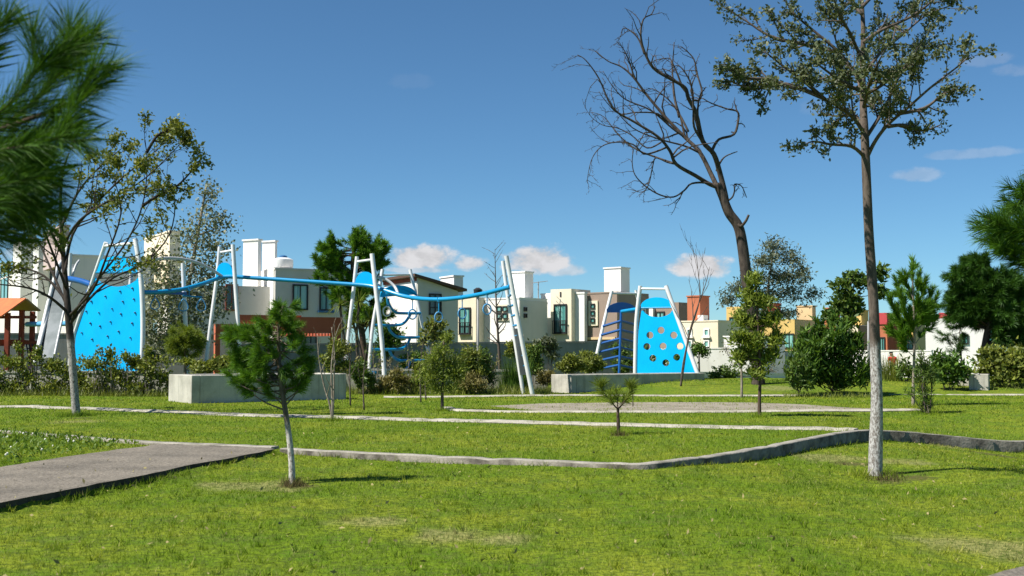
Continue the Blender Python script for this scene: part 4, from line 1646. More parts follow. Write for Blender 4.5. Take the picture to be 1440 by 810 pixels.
tubes([[P(873.5, 436, 53), P(872, 490, 52.9), P(870, 540, 52.8)]], 0.061, 'frame_blue', 'pole', tow)
for k in range(6):
    y0 = 451.5 + 12.4 * k
    x0 = 847.5 - 2.6 * k
    c_ = P(872.5 - 0.5 * k, y0, 52.95)
    tubes([[P(x0, y0 + 7.5, 53.1), c_], [c_, P(893, y0 + 5.2, 54.2)]], 0.06, 'frame_blue', 'chevron_rung', tow, sides=8)

# ------------------------------------------------------------------ playhouse
ph = thing('playhouse', 'red timber playhouse with orange gable roof at the left edge', 'playhouse', col(20, 54))
Yh = 54
ridgeF, ridgeB = P(37, 420, Yh), P(-8, 420, Yh + 1.9)
eaveR, eaveL = P(57, 437, Yh + 0.5), P(2, 445, Yh - 0.9)
sh = ridgeB - ridgeF
mb = MB()
mb.plate([ridgeF, eaveL, eaveL + sh, ridgeB], 0.07)
mb.build('roof', 'roof_orange', ph)
mb = MB()
off = Vector((0.02, 0, -0.02))
mb.plate([ridgeF + off, ridgeB + off, eaveR + sh, eaveR], 0.07)
mb.build('roof', 'tarp_tan', ph)
for (px, Y, yt) in ((11, Yh - 0.3, 440), (31, Yh + 0.4, 436), (-12, Yh + 1.5, 440), (46, Yh + 1.3, 438)):
    mb = MB()
    a_ = P(px, yt, Y)
    mb.box((a_.x, a_.y, (a_.z + 0.0) / 2 - 0.1), (0.2, 0.2, a_.z + 0.2))
    mb.build('post', 'wood_red', ph)
mb = MB()
mb.bar(P(0, 446, Yh - 0.4), P(34, 446, Yh + 0.5), 0.14)
mb.bar(P(34, 446, Yh + 0.5), P(50, 446, Yh + 1.3), 0.14)
mb.build('beam', 'wood_red', ph)
mb = MB()
mb.bar(P(-10, 482, Yh - 0.5), P(33, 482, Yh + 0.5), 0.3)
mb.bar(P(33, 481, Yh + 0.5), P(54, 483, Yh + 1.4), 0.2)
mb.build('deck', 'wood_red', ph)
mb = MB()
for k in range(4):
    mb.tube([P(37 + k * 4, 484, Yh + 0.7), P(43 + k * 5, 520, Yh - 0.2)], 0.03, 5)
for k in range(4):
    mb.tube([P(38 + k, 490 + k * 8, Yh + 0.5), P(52 + k * 2, 490 + k * 8, Yh + 0.5)], 0.03, 5)
mb.build('climbing_net', 'cloth_dark', ph)
tubes([[P(38, 456, Yh + 1), P(96, 455, Yh - 2)]], 0.12, 'rope_blue', 'tube_bridge', ph)

# ------------------------------------------------------------------ trees shaped after the place
# tall tree with the limewashed trunk
b0 = hit(1232, 668)
Yt = b0.y
t = tree_root('tree', 'tall slender tree with a speckled limewashed trunk and high olive crown', 'tree', b0)
sk = Skel(21)
pxm = Yt / F
trunk = px_line([(1231, 676), (1231, 655), (1232, 610), (1233, 560), (1231, 500), (1228, 420), (1222, 330), (1218.5, 250), (1216, 190)], Yt) + px_line([(1214, 150, 0.1), (1213, 100, 0.2), (1214, 50, 0.2), (1212, 0, 0.3), (1209, -55, 0.4), (1212, -100, 0.5)], Yt)
pl = smooth_line(trunk, 5)
rr = np.interp(np.linspace(0, 1, len(pl)), [0, 0.05, 0.14, 0.21, 0.36, 0.57, 0.75, 1], [12.5 * pxm, 10 * pxm, 9.2 * pxm, 8 * pxm, 6.9 * pxm, 5.8 * pxm, 3.8 * pxm, 1 * pxm])
sk.bark.tube(pl, list(rr), 12)
limbs = [
    [(1219, 222), (1231, 198, -.1), (1249, 175, -.3), (1276, 152, -.6), (1310, 122, -.9), (1345, 95, -1.1), (1364, 78, -1.2)],
    [(1216, 190), (1202, 168, -.2), (1182, 152, -.5), (1158, 140, -.8), (1120, 125, -1.1), (1082, 118, -1.3)],
    [(1216, 178), (1200, 164, .3), (1176, 163, .6), (1150, 160, .9)],
    [(1213, 118), (1182, 76, .1), (1150, 48, .1), (1118, 20, .2), (1090, -20, .3)],
    [(1214, 60), (1240, 42, -.2), (1280, 24, -.4), (1312, 0, -.6), (1335, -30, -.7)],
    [(1213, 108), (1240, 72, .4), (1268, 50, .8), (1302, 22, 1.1), (1342, 6, 1.2)],
    [(1217, 195), (1244, 152, .3), (1262, 112, .7), (1292, 72, 1.0), (1310, 55, 1.1)],
    [(1217, 222), (1198, 206, -.2), (1168, 203, -.4), (1143, 199, -.6), (1128, 206, -.7)],
    [(1160, 140, -.8), (1128, 112, -.9), (1100, 92, -.9), (1075, 72, -1.0)],
    [(1172, 72, .1), (1128, 62, .3), (1082, 50, .5), (1050, 30, .6), (1008, 4, .7)],
    [(1248, 178, -.3), (1272, 176, -.4), (1296, 184, -.5), (1322, 176, -.6)],
    [(1150, 134, -.8), (1105, 118, -1.0), (1060, 125, -1.2), (1022, 112, -1.3)],
    [(1120, 125, -1.1), (1080, 112, -1.2), (1045, 108, -1.3), (1018, 88, -1.4)],
    [(1262, 160, -.5), (1300, 152, -.4), (1330, 130, -.4), (1352, 125, -.4)],
    [(1215, 150), (1222, 120, -.9), (1232, 95, -1.6), (1240, 78, -2.2)],
    [(1215, 165), (1210, 130, .9), (1204, 104, 1.7), (1196, 92, 2.4)],
    [(1214, 90), (1196, 48, -.7), (1180, 20, -1.2), (1168, -20, -1.6)],
    [(1212, 20), (1180, -15, .5), (1150, -50, .9)],
    [(1212, 10), (1250, -30, .5), (1280, -70, .7)],
    [(1213, 130), (1190, 118, -.5), (1160, 98, -.9), (1140, 82, -1.2)],
    [(1213, 135), (1240, 120, -.5), (1268, 98, -.9), (1300, 86, -1.2)],
]
for ln in limbs:
    p_, r_ = sk.limb(px_line(ln, Yt), 3.0 * pxm, 0.7 * pxm, 4, 6)
    sk.ramify(p_, r_, 2, [11, 5], 0.29, (0.45, 1.0), 0.16, 0.3, 0.10, leaf_levels=2, rmin=0.003)
sk.bark.build('trunk', 'bark_tall', t, smooth=True)
C, ax = sk.leaf_points(250, 0.035)
keep = np.array([(C[:, 0] * 7.1 + C[:, 1] * 5.3 + C[:, 2] * 6.1)]).ravel()
dens = 0.5 + 0.5 * np.sin(C[:, 0] * 5 + 1) * np.sin(C[:, 2] * 5.5 + 2) * np.cos(C[:, 1] * 4)
C, ax = C[sk.rng.random(len(C)) < 0.10 + 1.3 * dens ** 1.5], ax[:0]
V, Fc = leaf_quads(sk.rng, C, 0.064, 0.036, bias=(0, 0, 0.25))
np_mesh('crown', V, Fc, 'leaf_olive', t)
print('tall leaves', len(C))

# left tree in front of the climbing wall
b0 = hit(106, 583)
Yl = b0.y
pxm = Yl / F
t = tree_root('tree', 'wide sparse tree with dark limbs and whitewashed lower trunk before the climbing wall', 'tree', b0)
sk = Skel(22)
trunk = px_line([(108, 590), (107, 578), (104, 540), (101, 500), (98, 465), (95, 430), (92, 395, .1), (88, 345, .2), (85, 290, .3), (88, 245, .3), (97, 215, .4)], Yl)
pl = smooth_line(trunk, 5)
sk.bark.tube(pl, list(np.interp(np.linspace(0, 1, len(pl)), [0, .06, .2, .45, .7, 1], [9.5 * pxm, 6.0 * pxm, 5.3 * pxm, 5.0 * pxm, 3 * pxm, 1 * pxm])), 11)
limbs = [
    [(98, 458), (112, 428, -.3), (140, 390, -.6), (178, 340, -.9), (200, 290, -1.1), (207, 235, -1.2), (204, 196, -1.2)],
    [(99, 455), (126, 420, .3), (160, 390, .5), (200, 372, .8), (238, 330, 1.0), (245, 275, 1.1), (222, 232, 1.1)],
    [(96, 440), (70, 418, -.5), (40, 405, -.9), (0, 400, -1.3), (-40, 396, -1.6)],
    [(95, 425), (62, 388, .4), (20, 374, .7), (-25, 368, 1.0)],
    [(93, 405), (72, 350, -.4), (55, 310, -.7), (30, 285, -.9)],
    [(91, 385), (102, 330, .5), (132, 290, .8), (172, 250, 1.1), (212, 218, 1.3), (234, 198, 1.3)],
    [(88, 348), (112, 310, -.5), (160, 278, -.9), (205, 250, -1.2), (258, 198, -1.4)],
    [(96, 435), (68, 370, 1), (48, 330, 1.7), (20, 305, 2.2)],
    [(86, 320), (110, 270, .8), (140, 235, 1.4), (172, 208, 1.8)],
    [(89, 360), (60, 300, -1), (48, 250, -1.6), (60, 210, -2)],
    [(97, 445), (130, 408, -1.2), (150, 360, -2), (170, 300, -2.6), (160, 250, -2.9)],
    [(200, 290, -1.1), (222, 275, -1.1), (248, 262, -1.1), (270, 240, -1.2), (277, 228, -1.2)],
    [(206, 215, -1.2), (222, 190, -1.2), (240, 185, -1.2), (262, 190, -1.2)],
]
for ln in limbs:
    p_, r_ = sk.limb(px_line(ln, Yl), 2.3 * pxm, 0.45 * pxm, 4, 6)
    sk.ramify(p_, r_, 2, [11, 5], 0.25, (0.45, 1.05), 0.2, 0.35, 0.12, leaf_levels=2, rmin=0.006)
sk.bark.build('trunk', 'bark_white', t, smooth=True)
C, ax = sk.leaf_points(24, 0.06)
dens = 0.5 + 0.5 * np.sin(C[:, 0] * 3 + 1) * np.sin(C[:, 2] * 3.3 + 2) * np.cos(C[:, 1] * 3)
hi_ = np.clip((C[:, 2] - 3.1) / 1.8, 0.10, 1)
C = C[sk.rng.random(len(C)) < (0.08 + 1.0 * dens ** 1.3) * hi_]
ends = [q for p, q in sk.tw if q.z > 3.6]
pick = sk.rng.choice(len(ends), 190)
C2 = np.concatenate([np.array(ends[i])[None, :] + sk.rng.normal(size=(int(14 + 30 * sk.rng.random()), 3)) * 0.085 for i in pick])
C = np.concatenate([C, C2])
V, Fc = leaf_quads(sk.rng, C, 0.11, 0.06, bias=(0, 0, 0.2))
np_mesh('crown', V, Fc, 'leaf_gold', t)
print('left leaves', len(C))

# dead leaning tree
Yd = 46.0
b0 = col(1066, Yd)
pxm = Yd / F
t = tree_root('dead_tree', 'tall leafless dead tree leaning left with twisting grey branches', 'tree', b0)
sk = Skel(23)
bb = [b0 - Vector((0, 0, 0.1)), P(1064, 500, Yd), P(1058, 445, Yd), P(1050, 392, Yd), P(1044, 345, Yd), P(1038, 318, Yd), P(1025, 299, Yd), P(1016, 276, Yd), P(1008, 258, Yd)]
pl = smooth_line(bb, 5)
sk.bark.tube(pl, list(np.interp(np.linspace(0, 1, len(pl)), [0, .05, .5, .75, 1], [11 * pxm, 9 * pxm, 7.8 * pxm, 6.9 * pxm, 5.6 * pxm])), 10)
limbs = [
    ([(1022, 292), (1020, 275), (1013, 246), (1004, 217, -.3), (988, 198, -.5), (979, 160, -.7), (968, 138, -.9), (963, 123, -1), (943, 111, -1.2), (919, 96, -1.3), (906, 72, -1.4), (901, 49, -1.5), (905, 27, -1.5), (916, 20, -1.5), (921, 9, -1.5)], 6.5, .8),
    ([(1008, 262), (1000, 245, .3), (984, 214, .6), (963, 193, .9), (936, 165, 1.1), (909, 133, 1.3), (891, 109, 1.4), (874, 94, 1.5), (855, 86, 1.5), (838, 72, 1.6)], 5.5, .7),
    ([(1006, 262), (996, 258), (978, 247, -.4), (951, 231, -.8), (942, 212, -1), (925, 192, -1.2), (893, 172, -1.4), (862, 152, -1.6), (842, 110, -1.7), (824, 85, -1.8), (812, 77, -1.8)], 5, .6),
    ([(984, 190, -.5), (974, 145, -.5), (983, 141, -.3), (987, 128, -.2), (981, 106, -.1), (976, 84, 0), (966, 72, 0), (957, 65, 0)], 3, .8),
    ([(1008, 240, 0), (1012, 230, .2), (1020, 220, .3), (1037, 213, .3)], 3, 1),
    ([(1002, 210, -.3), (1011, 196, -.2), (1032, 189, 0), (1038, 170, .1), (1037, 157, .2), (1022, 153, .2), (1000, 145, .2), (988, 138, .2)], 3.4, 1.1),
    ([(1014, 270), (997, 258, -.2), (973, 258, -.4), (962, 268, -.6), (947, 277, -.7), (928, 274, -.9), (908, 262, -1), (893, 246, -1.1), (889, 228, -1.1), (891, 210, -1.2)], 2.6, .7),
    ([(951, 231, -.8), (938, 228, -.6), (922, 222, -.5), (917, 238, -.4), (912, 260, -.3), (903, 270, -.2), (889, 267, -.1)], 2, .6),
    ([(940, 206, -1), (920, 214, -1), (905, 216, -1.1), (890, 203, -1.2), (866, 200, -1.3), (846, 206, -1.4), (833, 222, -1.5), (827, 245, -1.5), (826, 258, -1.5)], 2.2, .4),
    ([(909, 133, 1.3), (893, 110, 1.2), (884, 84, 1.1), (876, 68, 1.1), (867, 58, 1)], 2.4, .5),
    ([(906, 76, -1.4), (898, 55, -1.2), (886, 43, -1.1), (876, 40, -1), (873, 52, -1)], 2, .5),
    ([(963, 193, .9), (945, 180, .8), (915, 155, .7), (880, 140, .6), (862, 122, .5), (848, 100, .5)], 2.6, .5),
    ([(951, 231, -.8), (925, 222, -.3), (895, 210, 0), (870, 190, .3), (850, 165, .6), (833, 158, .8)], 2.4, .5),
    ([(955, 165, -.2), (948, 135, .2), (946, 110, .5), (944, 85, .7), (935, 82, .8), (920, 85, .8)], 2.6, .6),
    ([(968, 185, .4), (955, 160, .8), (940, 140, 1.2), (918, 125, 1.5), (905, 128, 1.7)], 2.6, .5),
    ([(963, 193, .9), (957, 165, 1), (950, 140, 1), (946, 100, 1.1)], 2.6, .6),
    ([(940, 175, 1), (925, 160, .6), (895, 158, .3), (870, 160, .2), (850, 140, 0), (842, 128, 0)], 2.2, .4),
    ([(982, 214, .6), (962, 205, .4), (925, 195, .2), (890, 180, 0), (866, 155, -.2), (856, 140, -.3)], 2.4, .4),
    ([(987, 198, -.5), (976, 178, -.9), (975, 150, -1.2), (972, 120, -1.4), (962, 100, -1.5), (952, 92, -1.5), (940, 100, -1.5)], 2.8, .6),
    ([(930, 200, -1), (910, 208, -.8), (888, 190, -.6), (868, 180, -.5), (848, 176, -.4), (832, 165, -.4), (822, 150, -.4)], 1.8, .35),
    ([(1030, 304), (1040, 318, -.2), (1048, 312, -.4), (1053, 302, -.5)], 4, 2.2),
    ([(1024, 282), (1030, 277, -.2), (1033, 268, -.3), (1033, 259, -.3), (1043, 262, -.3), (1050, 278, -.3)], 2.2, .7),
]
for ln, r0, r1 in limbs:
    p_, r_ = sk.limb(px_line(ln, Yd), r0 * pxm * 0.66, r1 * pxm * 0.7, 4, 6)
    if len(ln) > 4:
        sk.ramify(p_, r_, 2, [12, 4], 0.22, (0.4, 1.1), 0.3, 0.8, -0.05, rmin=0.010)
sk.bark.build('trunk', 'bark_dead', t, smooth=True)


# ------------------------------------------------------------------ generic plants
def clump_tree(name, label, cat, base, blobs, Y, mat, leaf, n, bark='bark_twig', trunk_r=0.06, seed=1, group=None, per_blob=12, gap=0.45, wob=0.25, stems=1, stem_top=None, bias=(0, 0, 0.2), curve=None, lw=0.5, clump=0.3):
    """tree or shrub: stems from the base, limbs into leafy clumps; blobs = (px, py, rx, ry) in picture units at depth Y"""
    sk = Skel(seed)
    rng = sk.rng
    pxm = Y / F
    t = thing(name, label, cat, base, group)
    base = Vector(base)
    st = P(*stem_top, Y) if stem_top else None
    Cs = []
    tot = sum(b_[2] * b_[3] for b_ in blobs)
    hubs = []
    if st is not None:
        mid = curve or []
        p_, r_ = sk.limb([base - Vector((0, 0, 0.05))] + [P(c_[0], c_[1], Y) for c_ in mid] + [st], trunk_r, trunk_r * 0.45, 4, 8)
        hubs = p_
    for (bx, by, rx, ry) in blobs:
        c = P(bx, by, Y)
        rw, rh = rx * pxm, ry * pxm
        dy = rng.normal() * rw * 0.35
        c = c + Vector((0, dy, 0))
        if hubs:
            k = min(range(len(hubs)), key=lambda i: (hubs[i] - c).length + max(0, hubs[i].z - c.z) * 2)
            k = max(k, len(hubs) // 3)
            s = hubs[k]
        else:
            s = base + Vector((rng.normal() * 0.08, rng.normal() * 0.08, 0))
        m = s.lerp(c, 0.5) + Vector((0, 0, -0.06 * (c - s).length))
        p_, r_ = sk.limb([s, m, c], max(0.008, trunk_r * 0.4), 0.006, 4, 5)
        for k in range(per_blob):
            e = unit(rng, 1)[0] * rng.random() ** 0.4
            e = c + Vector((e[0] * rw, e[1] * rw, e[2] * rh))
            mm = c.lerp(e, 0.5) + Vector(rng.normal(size=3)) * rw * 0.12 * wob
            sp = p_[int(len(p_) * (0.5 + 0.49 * rng.random()))]
            sk.bark.tube([sp, mm, e], [0.007, 0.005, 0.003], 4, cap=False)
            nl = max(1, int(n * (rx * ry) / tot / per_blob * (0.4 + 1.2 * rng.random())))
            tt = rng.random(nl)[:, None] ** 0.6
            pa = np.array(mm)[None, :] * (1 - tt) + np.array(e)[None, :] * tt
            Cs.append(pa + rng.normal(size=(nl, 3)) * np.array([rw, rw, rh])[None, :] * clump)
    C = np.concatenate(Cs)
    gfac = 0.5 + 0.5 * np.sin(C[:, 0] / (pxm * 9) + seed) * np.sin(C[:, 2] / (pxm * 8)) * np.cos(C[:, 1] / (pxm * 9))
    C = C[rng.random(len(C)) < 1 - gap + gap * 1.3 * gfac]
    zmin = base.z + 0.02
    C[:, 2] = np.maximum(C[:, 2], zmin + rng.random(len(C)) * 0.12)
    if sk.bark.v:
        sk.bark.build('trunk' if st is not None else 'stems', bark, t, smooth=True)
    V, Fc = leaf_quads(rng, C, leaf, leaf * lw, bias=bias)
    np_mesh('crown' if st is not None else 'foliage', V, Fc, mat, t)
    return t


def pine_px(label, base, trunk_px, tips, Y, mat, nlen, nw, per_m, bark, r0, seed, name='pine_tree', group=None, r1f=0.4, spread=0.85, sub=5, tw_len=0.4, up=0.25, starts=None, tuft=0.5, rise=0.25):
    """pine from a trunk line and branch-tip positions (px, py, depth offset); twigs carry needles"""
    sk = Skel(seed)
    rng = sk.rng
    t = thing(name, label, 'tree', base, group)
    tr = [Vector(base) - Vector((0, 0, 0.05))] + [P(a_[0], a_[1], Y + (a_[2] if len(a_) > 2 else 0)) for a_ in trunk_px]
    hub, rad = sk.limb(tr, r0, r0 * r1f, 5, 9)
    segs = []
    for tip in tips:
        e = P(tip[0], tip[1], Y + (tip[2] if len(tip) > 2 else 0))
        k = min(range(len(hub)), key=lambda i: abs((e - hub[i]).length - 0) + abs(e.z - hub[i].z - rise * (e - hub[i]).length) * 2)
        k = int(min(max(k + rng.integers(-3, 3), 1), len(hub) - 2))
        s = hub[k].lerp(hub[k + 1], rng.random())
        ln = (e - s).length
        m = s.lerp(e, 0.45 + 0.2 * rng.random()) + Vector((rng.normal() * 0.07 * ln, rng.normal() * 0.07 * ln, (-0.08 + rng.normal() * 0.06) * ln))
        p_, r_ = sk.limb([s, m, e], max(0.006, rad[k] * 0.4), 0.004, 5, 5)
        n0 = int(len(p_) * tuft)
        for i in range(n0, len(p_) - 1):
            segs.append((p_[i], p_[i + 1]))
        for j in range(sub):
            i = n0 + int((len(p_) - 1 - n0) * rng.random())
            d = (p_[min(i + 1, len(p_) - 1)] - p_[max(0, i - 1)]).normalized()
            q, rr_ = sk.shoot(p_[i], rot_dir(rng, d, 0.35 + 0.6 * rng.random()), tw_len * (0.5 + 0.7 * rng.random()), 0.006, 0.2, up, 3, 4)
            for a_ in range(len(q) - 1):
                segs.append((q[a_], q[a_ + 1]))
    for i in range(int(len(hub) * 0.88), len(hub) - 1):
        segs.append((hub[i], hub[i + 1]))
    sk.bark.build('trunk', bark, t, smooth=True)
    V, Fc = needles_on(rng, segs, per_m, nlen, nw, spread)
    np_mesh('crown', V, Fc, mat, t)
    return t


def blob_tips(rng, blobs, n, Y):
    """tips spread over ellipses (px, py, rx, ry)"""
    tot = sum(b_[2] * b_[3] for b_ in blobs)
    tips = []
    for (bx, by, rx, ry) in blobs:
        k = max(2, int(round(n * rx * ry / tot)))
        for i in range(k):
            e = unit(rng, 1)[0] * (0.55 + 0.45 * rng.random())
            tips.append((bx + e[0] * rx, by + e[2] * ry, e[1] * rx * Y / F))
    return tips


# bushy pine sapling in the front lawn
rng = np.random.default_rng(31)
b0 = hit(411, 681)
tips = blob_tips(rng, [(350, 490, 34, 36), (390, 455, 34, 30), (400, 500, 34, 36), (345, 520, 26, 24), (425, 515, 18, 14), (365, 545, 24, 14), (405, 540, 24, 14), (398, 432, 16, 12), (330, 475, 16, 20)], 78, b0.y)
pine_px('bushy pine sapling with a leaning limewashed trunk on the front lawn', b0, [(410, 650), (406, 610), (400, 570), (394, 530), (392, 490), (393, 455), (398, 430)], tips, b0.y, 'needle_sapling', 0.115, 0.0042, 760, 'bark_pine_lime', 0.045, 32, tw_len=0.13, sub=3, spread=0.7, tuft=0.62)

# small pine seedling in the middle lawn
b0 = hit(870, 611)
Ys = b0.y
t = thing('pine_tree', 'small pine seedling with two spiky green tufts in the middle lawn', 'tree', b0)
sk = Skel(33)
hub, rad = sk.limb([b0 - Vector((0, 0, .05)), P(869.5, 595, Ys), P(869, 583, Ys), P(869, 573, Ys)], 0.04, 0.026, 4, 9)
segs = []
for (ex, ey, dy) in ((846, 547, .05), (887, 549, -.05), (868, 556, .15), (858, 560, -.18), (878, 562, .2)):
    p_, r_ = sk.limb([hub[-1] - Vector((0, 0, .03)), P((869 + ex) / 2, (572 + ey) / 2 + 4, Ys + dy / 2), P(ex, ey, Ys + dy)], 0.016, 0.006, 5, 6)
    for i in range(len(p_) // 2, len(p_) - 1):
        segs.append((p_[i], p_[i + 1]))
    tip = p_[-1]
    for k in range(4 if abs(dy) < .1 else 1):
        q, rr_ = sk.shoot(tip, rot_dir(sk.rng, (0, 0, 1), 0.7 * sk.rng.random()), 0.10, 0.005, 0.1, 0.6, 2, 5)
        segs += [(q[0], q[1]), (q[1], q[2])]
sk.bark.build('trunk', 'bark_pine', t, smooth=True)
V, Fc = needles_on(sk.rng, segs, 620, 0.25, 0.0055, 0.85)
np_mesh('crown', V, Fc, 'needle_yellow', t)

# slender pine sapling right of the tall trunk
b0 = hit(1284, 571)
rng = np.random.default_rng(34)
tips = [(1250, 418, -.3), (1262, 402, .3), (1272, 392, -.2), (1283, 380, 0), (1292, 388, .3), (1300, 398, -.3), (1312, 406, .2), (1318, 414, -.1), (1258, 430, .4), (1268, 418, -.5), (1278, 412, .4), (1290, 415, -.4), (1300, 424, .5), (1309, 432, -.3), (1262, 448, .2), (1274, 440, -.3), (1288, 438, .3), (1298, 446, 0), (1308, 452, .3), (1254, 462, .2), (1264, 470, -.2), (1280, 455, .4), (1268, 456, 0), (1312, 440, .3)]
pine_px('slender pine sapling with a thin bare trunk and upswept green plumes', b0, [(1284.5, 540), (1285.5, 505), (1286, 470), (1285, 440), (1284, 410), (1283, 385)], tips, b0.y, 'needle_sapling', 0.26, 0.014, 420, 'bark_pale', 0.05, 35, tw_len=0.3, sub=4, spread=0.5, up=0.8, rise=0.8, tuft=0.3)

# dark pines at the right
rng = np.random.default_rng(36)
Yp = 47
b0 = col(1383, Yp)
tips = blob_tips(rng, [(1365, 385, 28, 24), (1350, 410, 24, 24), (1395, 400, 30, 26), (1425, 415, 24, 34), (1375, 430, 36, 22), (1410, 450, 34, 24), (1345, 430, 16, 12), (1440, 450, 30, 26), (1380, 368, 16, 8), (1400, 425, 30, 20), (1350, 445, 16, 8)], 130, Yp)
pine_px('dark dense pine tree standing behind the right bushes', b0, [(1384, 500), (1388, 470), (1395, 440), (1400, 410), (1396, 385), (1385, 368)], tips, Yp, 'needle_dark', 0.30, 0.019, 330, 'bark_pine', 0.17, 37, tw_len=0.6, sub=6, spread=0.9)
tips = blob_tips(rng, [(1395, 465, 25, 14), (1345, 462, 16, 12)], 10, Yp + 0.5)
b0 = col(1358, 48)
tips = blob_tips(rng, [(1352, 475, 12, 14), (1345, 492, 10, 10), (1330, 470, 10, 12)], 16, 48)
pine_px('young thin pine before the long white house', b0, [(1355, 520), (1350, 490), (1350, 460)], tips, 48, 'needle_dark', 0.22, 0.012, 160, 'bark_twig', 0.05, 39, tw_len=0.3, sub=2)
Yq = 13
b0 = col(1530, Yq)
tips = [(1385, 305, -.3), (1393, 322, .2), (1402, 310, .4), (1398, 345, -.2), (1415, 330, 0), (1425, 345, .4), (1432, 280, -.3), (1428, 295, .2), (1442, 270, 0), (1450, 300, .5), (1450, 365, -.4), (1452, 335, 0), (1430, 318, -.4), (1410, 355, .3), (1470, 240, 0), (1490, 280, .4), (1560, 260, 0), (1600, 330, .4), (1580, 380, -.3), (1500, 400, .5), (1530, 150, 0), (1520, 200, -.5)]
pine_px('dark pine tree reaching in from the right edge with long drooping needles', b0, [(1532, 600), (1535, 450), (1533, 330), (1530, 220), (1528, 140)], tips, Yq, 'needle_near', 0.19, 0.0055, 560, 'bark_pine', 0.12, 40, tw_len=0.22, sub=5, spread=0.8, tuft=0.6)

# near pine branch at the left edge
Yn = 4.7
bx = P(-330, 495, Yn + 0.4)
b0 = Vector((bx.x, bx.y, gz(bx.x, bx.y)))
sk = Skel(41)
t = thing('pine_tree', 'near pine tree whose blurred long needled branches fill the upper left corner', 'tree', b0)
hub, rad = sk.limb([b0 - Vector((0, 0, 0.1)), P(-325, 500, Yn + .4), P(-320, 300, Yn + .4), P(-318, 100, Yn + .4), P(-322, -200, Yn + .4), P(-320, -420, Yn + .4)], 0.08, 0.025, 6, 10)
segs = []
br = [
    [(-320, 330), (-200, 270), (-80, 225), (10, 185, .05), (70, 140, .05), (108, 95, .05), (128, 62, .05)],
    [(10, 185, .05), (60, 168, -.05), (105, 150, -.1), (140, 132, -.12)],
    [(-100, 232), (-20, 218, -.1), (60, 205, -.15), (112, 190, -.2)],
    [(-318, 360), (-180, 320), (-60, 285, -.1), (20, 262, -.1), (85, 245, -.12)],
    [(-318, 420), (-180, 380), (-60, 345, .1), (0, 325, .1), (45, 312, .1)],
    [(-80, 225), (-50, 180, .1), (-30, 130, .15), (-12, 85, .2), (0, 55, .2)],
    [(-200, 270), (-130, 180, .2), (-70, 110, .3), (-40, 40, .3), (-25, 0, .3)],
    [(-60, 285), (-20, 262, .1), (20, 240, .1), (60, 226, .1)],
    [(-60, 345, .1), (-20, 312, 0), (20, 292, 0), (70, 282, -.05)],
    [(-318, 80), (-230, 20), (-140, -40), (-60, -60)],
    [(-318, 300), (-380, 200, .4), (-450, 120, .8)],
    [(-318, 200), (-380, 120, -.4), (-460, 60, -.8)],
    [(60, 150, .05), (80, 130, .1), (92, 105, .14), (98, 80, .16)],
    [(-318, 380), (-400, 340, -.3), (-500, 300, -.6)],
    [(-200, 290), (-90, 262, .1), (0, 230, .12), (50, 200, .12), (92, 172, .1)],
    [(-200, 340), (-90, 312, .05), (-10, 285, .05), (40, 268, .05), (95, 262, .02)],
    [(-120, 240), (-40, 195, -.1), (20, 158, -.12), (58, 118, -.12), (82, 80, -.1)],
]
br = [[(p_[0] - 20,) + tuple(p_[1:]) for p_ in ln] for ln in br]
for ln in br:
    p_, r_ = sk.limb(px_line(ln, Yn), 0.012, 0.004, 5, 6)
    n0 = int(len(p_) * 0.38)
    for i in range(n0, len(p_) - 1):
        segs.append((p_[i], p_[i + 1]))
    for j in range(2):
        i = int(len(p_) * (0.5 + 0.4 * sk.rng.random()))
        d = (p_[min(i + 1, len(p_) - 1)] - p_[i - 1]).normalized()
        q, rr_ = sk.shoot(p_[i], rot_dir(sk.rng, d, 0.5), 0.16, 0.004, 0.15, 0.2, 3, 5)
        segs += [(q[a_], q[a_ + 1]) for a_ in range(3)]
sk.bark.build('trunk', 'bark_pine', t, smooth=True)
V, Fc = needles_on(sk.rng, segs, 1350, 0.185, 0.0021, 0.66)
np_mesh('crown', V, Fc, 'needle_near', t)

# dark pine behind the beam
Yb = 60
rng = np.random.default_rng(42)
b0 = col(512, Yb)
tips = blob_tips(rng, [(466, 346, 13, 18), (466, 370, 20, 12), (508, 344, 14, 16), (532, 358, 13, 20), (512, 370, 22, 10), (452, 390, 12, 4), (505, 405, 28, 16), (525, 440, 30, 14), (475, 410, 20, 8)], 96, Yb)
pine_px('dark twin topped pine rising behind the blue beam', b0, [(512, 500), (508, 460), (502, 420), (496, 380), (498, 350), (502, 330)], tips, Yb, 'needle_sapling', 0.30, 0.026, 200, 'bark_pine', 0.2, 43, tw_len=0.6, sub=5, up=0.6, spread=0.75)

# young yellow green pine behind the planter
b0 = col(262, 44)
rng = np.random.default_rng(44)
tips = blob_tips(rng, [(255, 470, 24, 16), (262, 490, 24, 14), (245, 482, 16, 12), (275, 478, 14, 14)], 44, 44)
pine_px('rounded yellow green young pine between the white posts', b0, [(261, 520), (260, 500), (258, 465)], tips, 44, 'needle_yellow', 0.22, 0.014, 260, 'bark_twig', 0.05, 45, tw_len=0.3, sub=3, up=0.5)

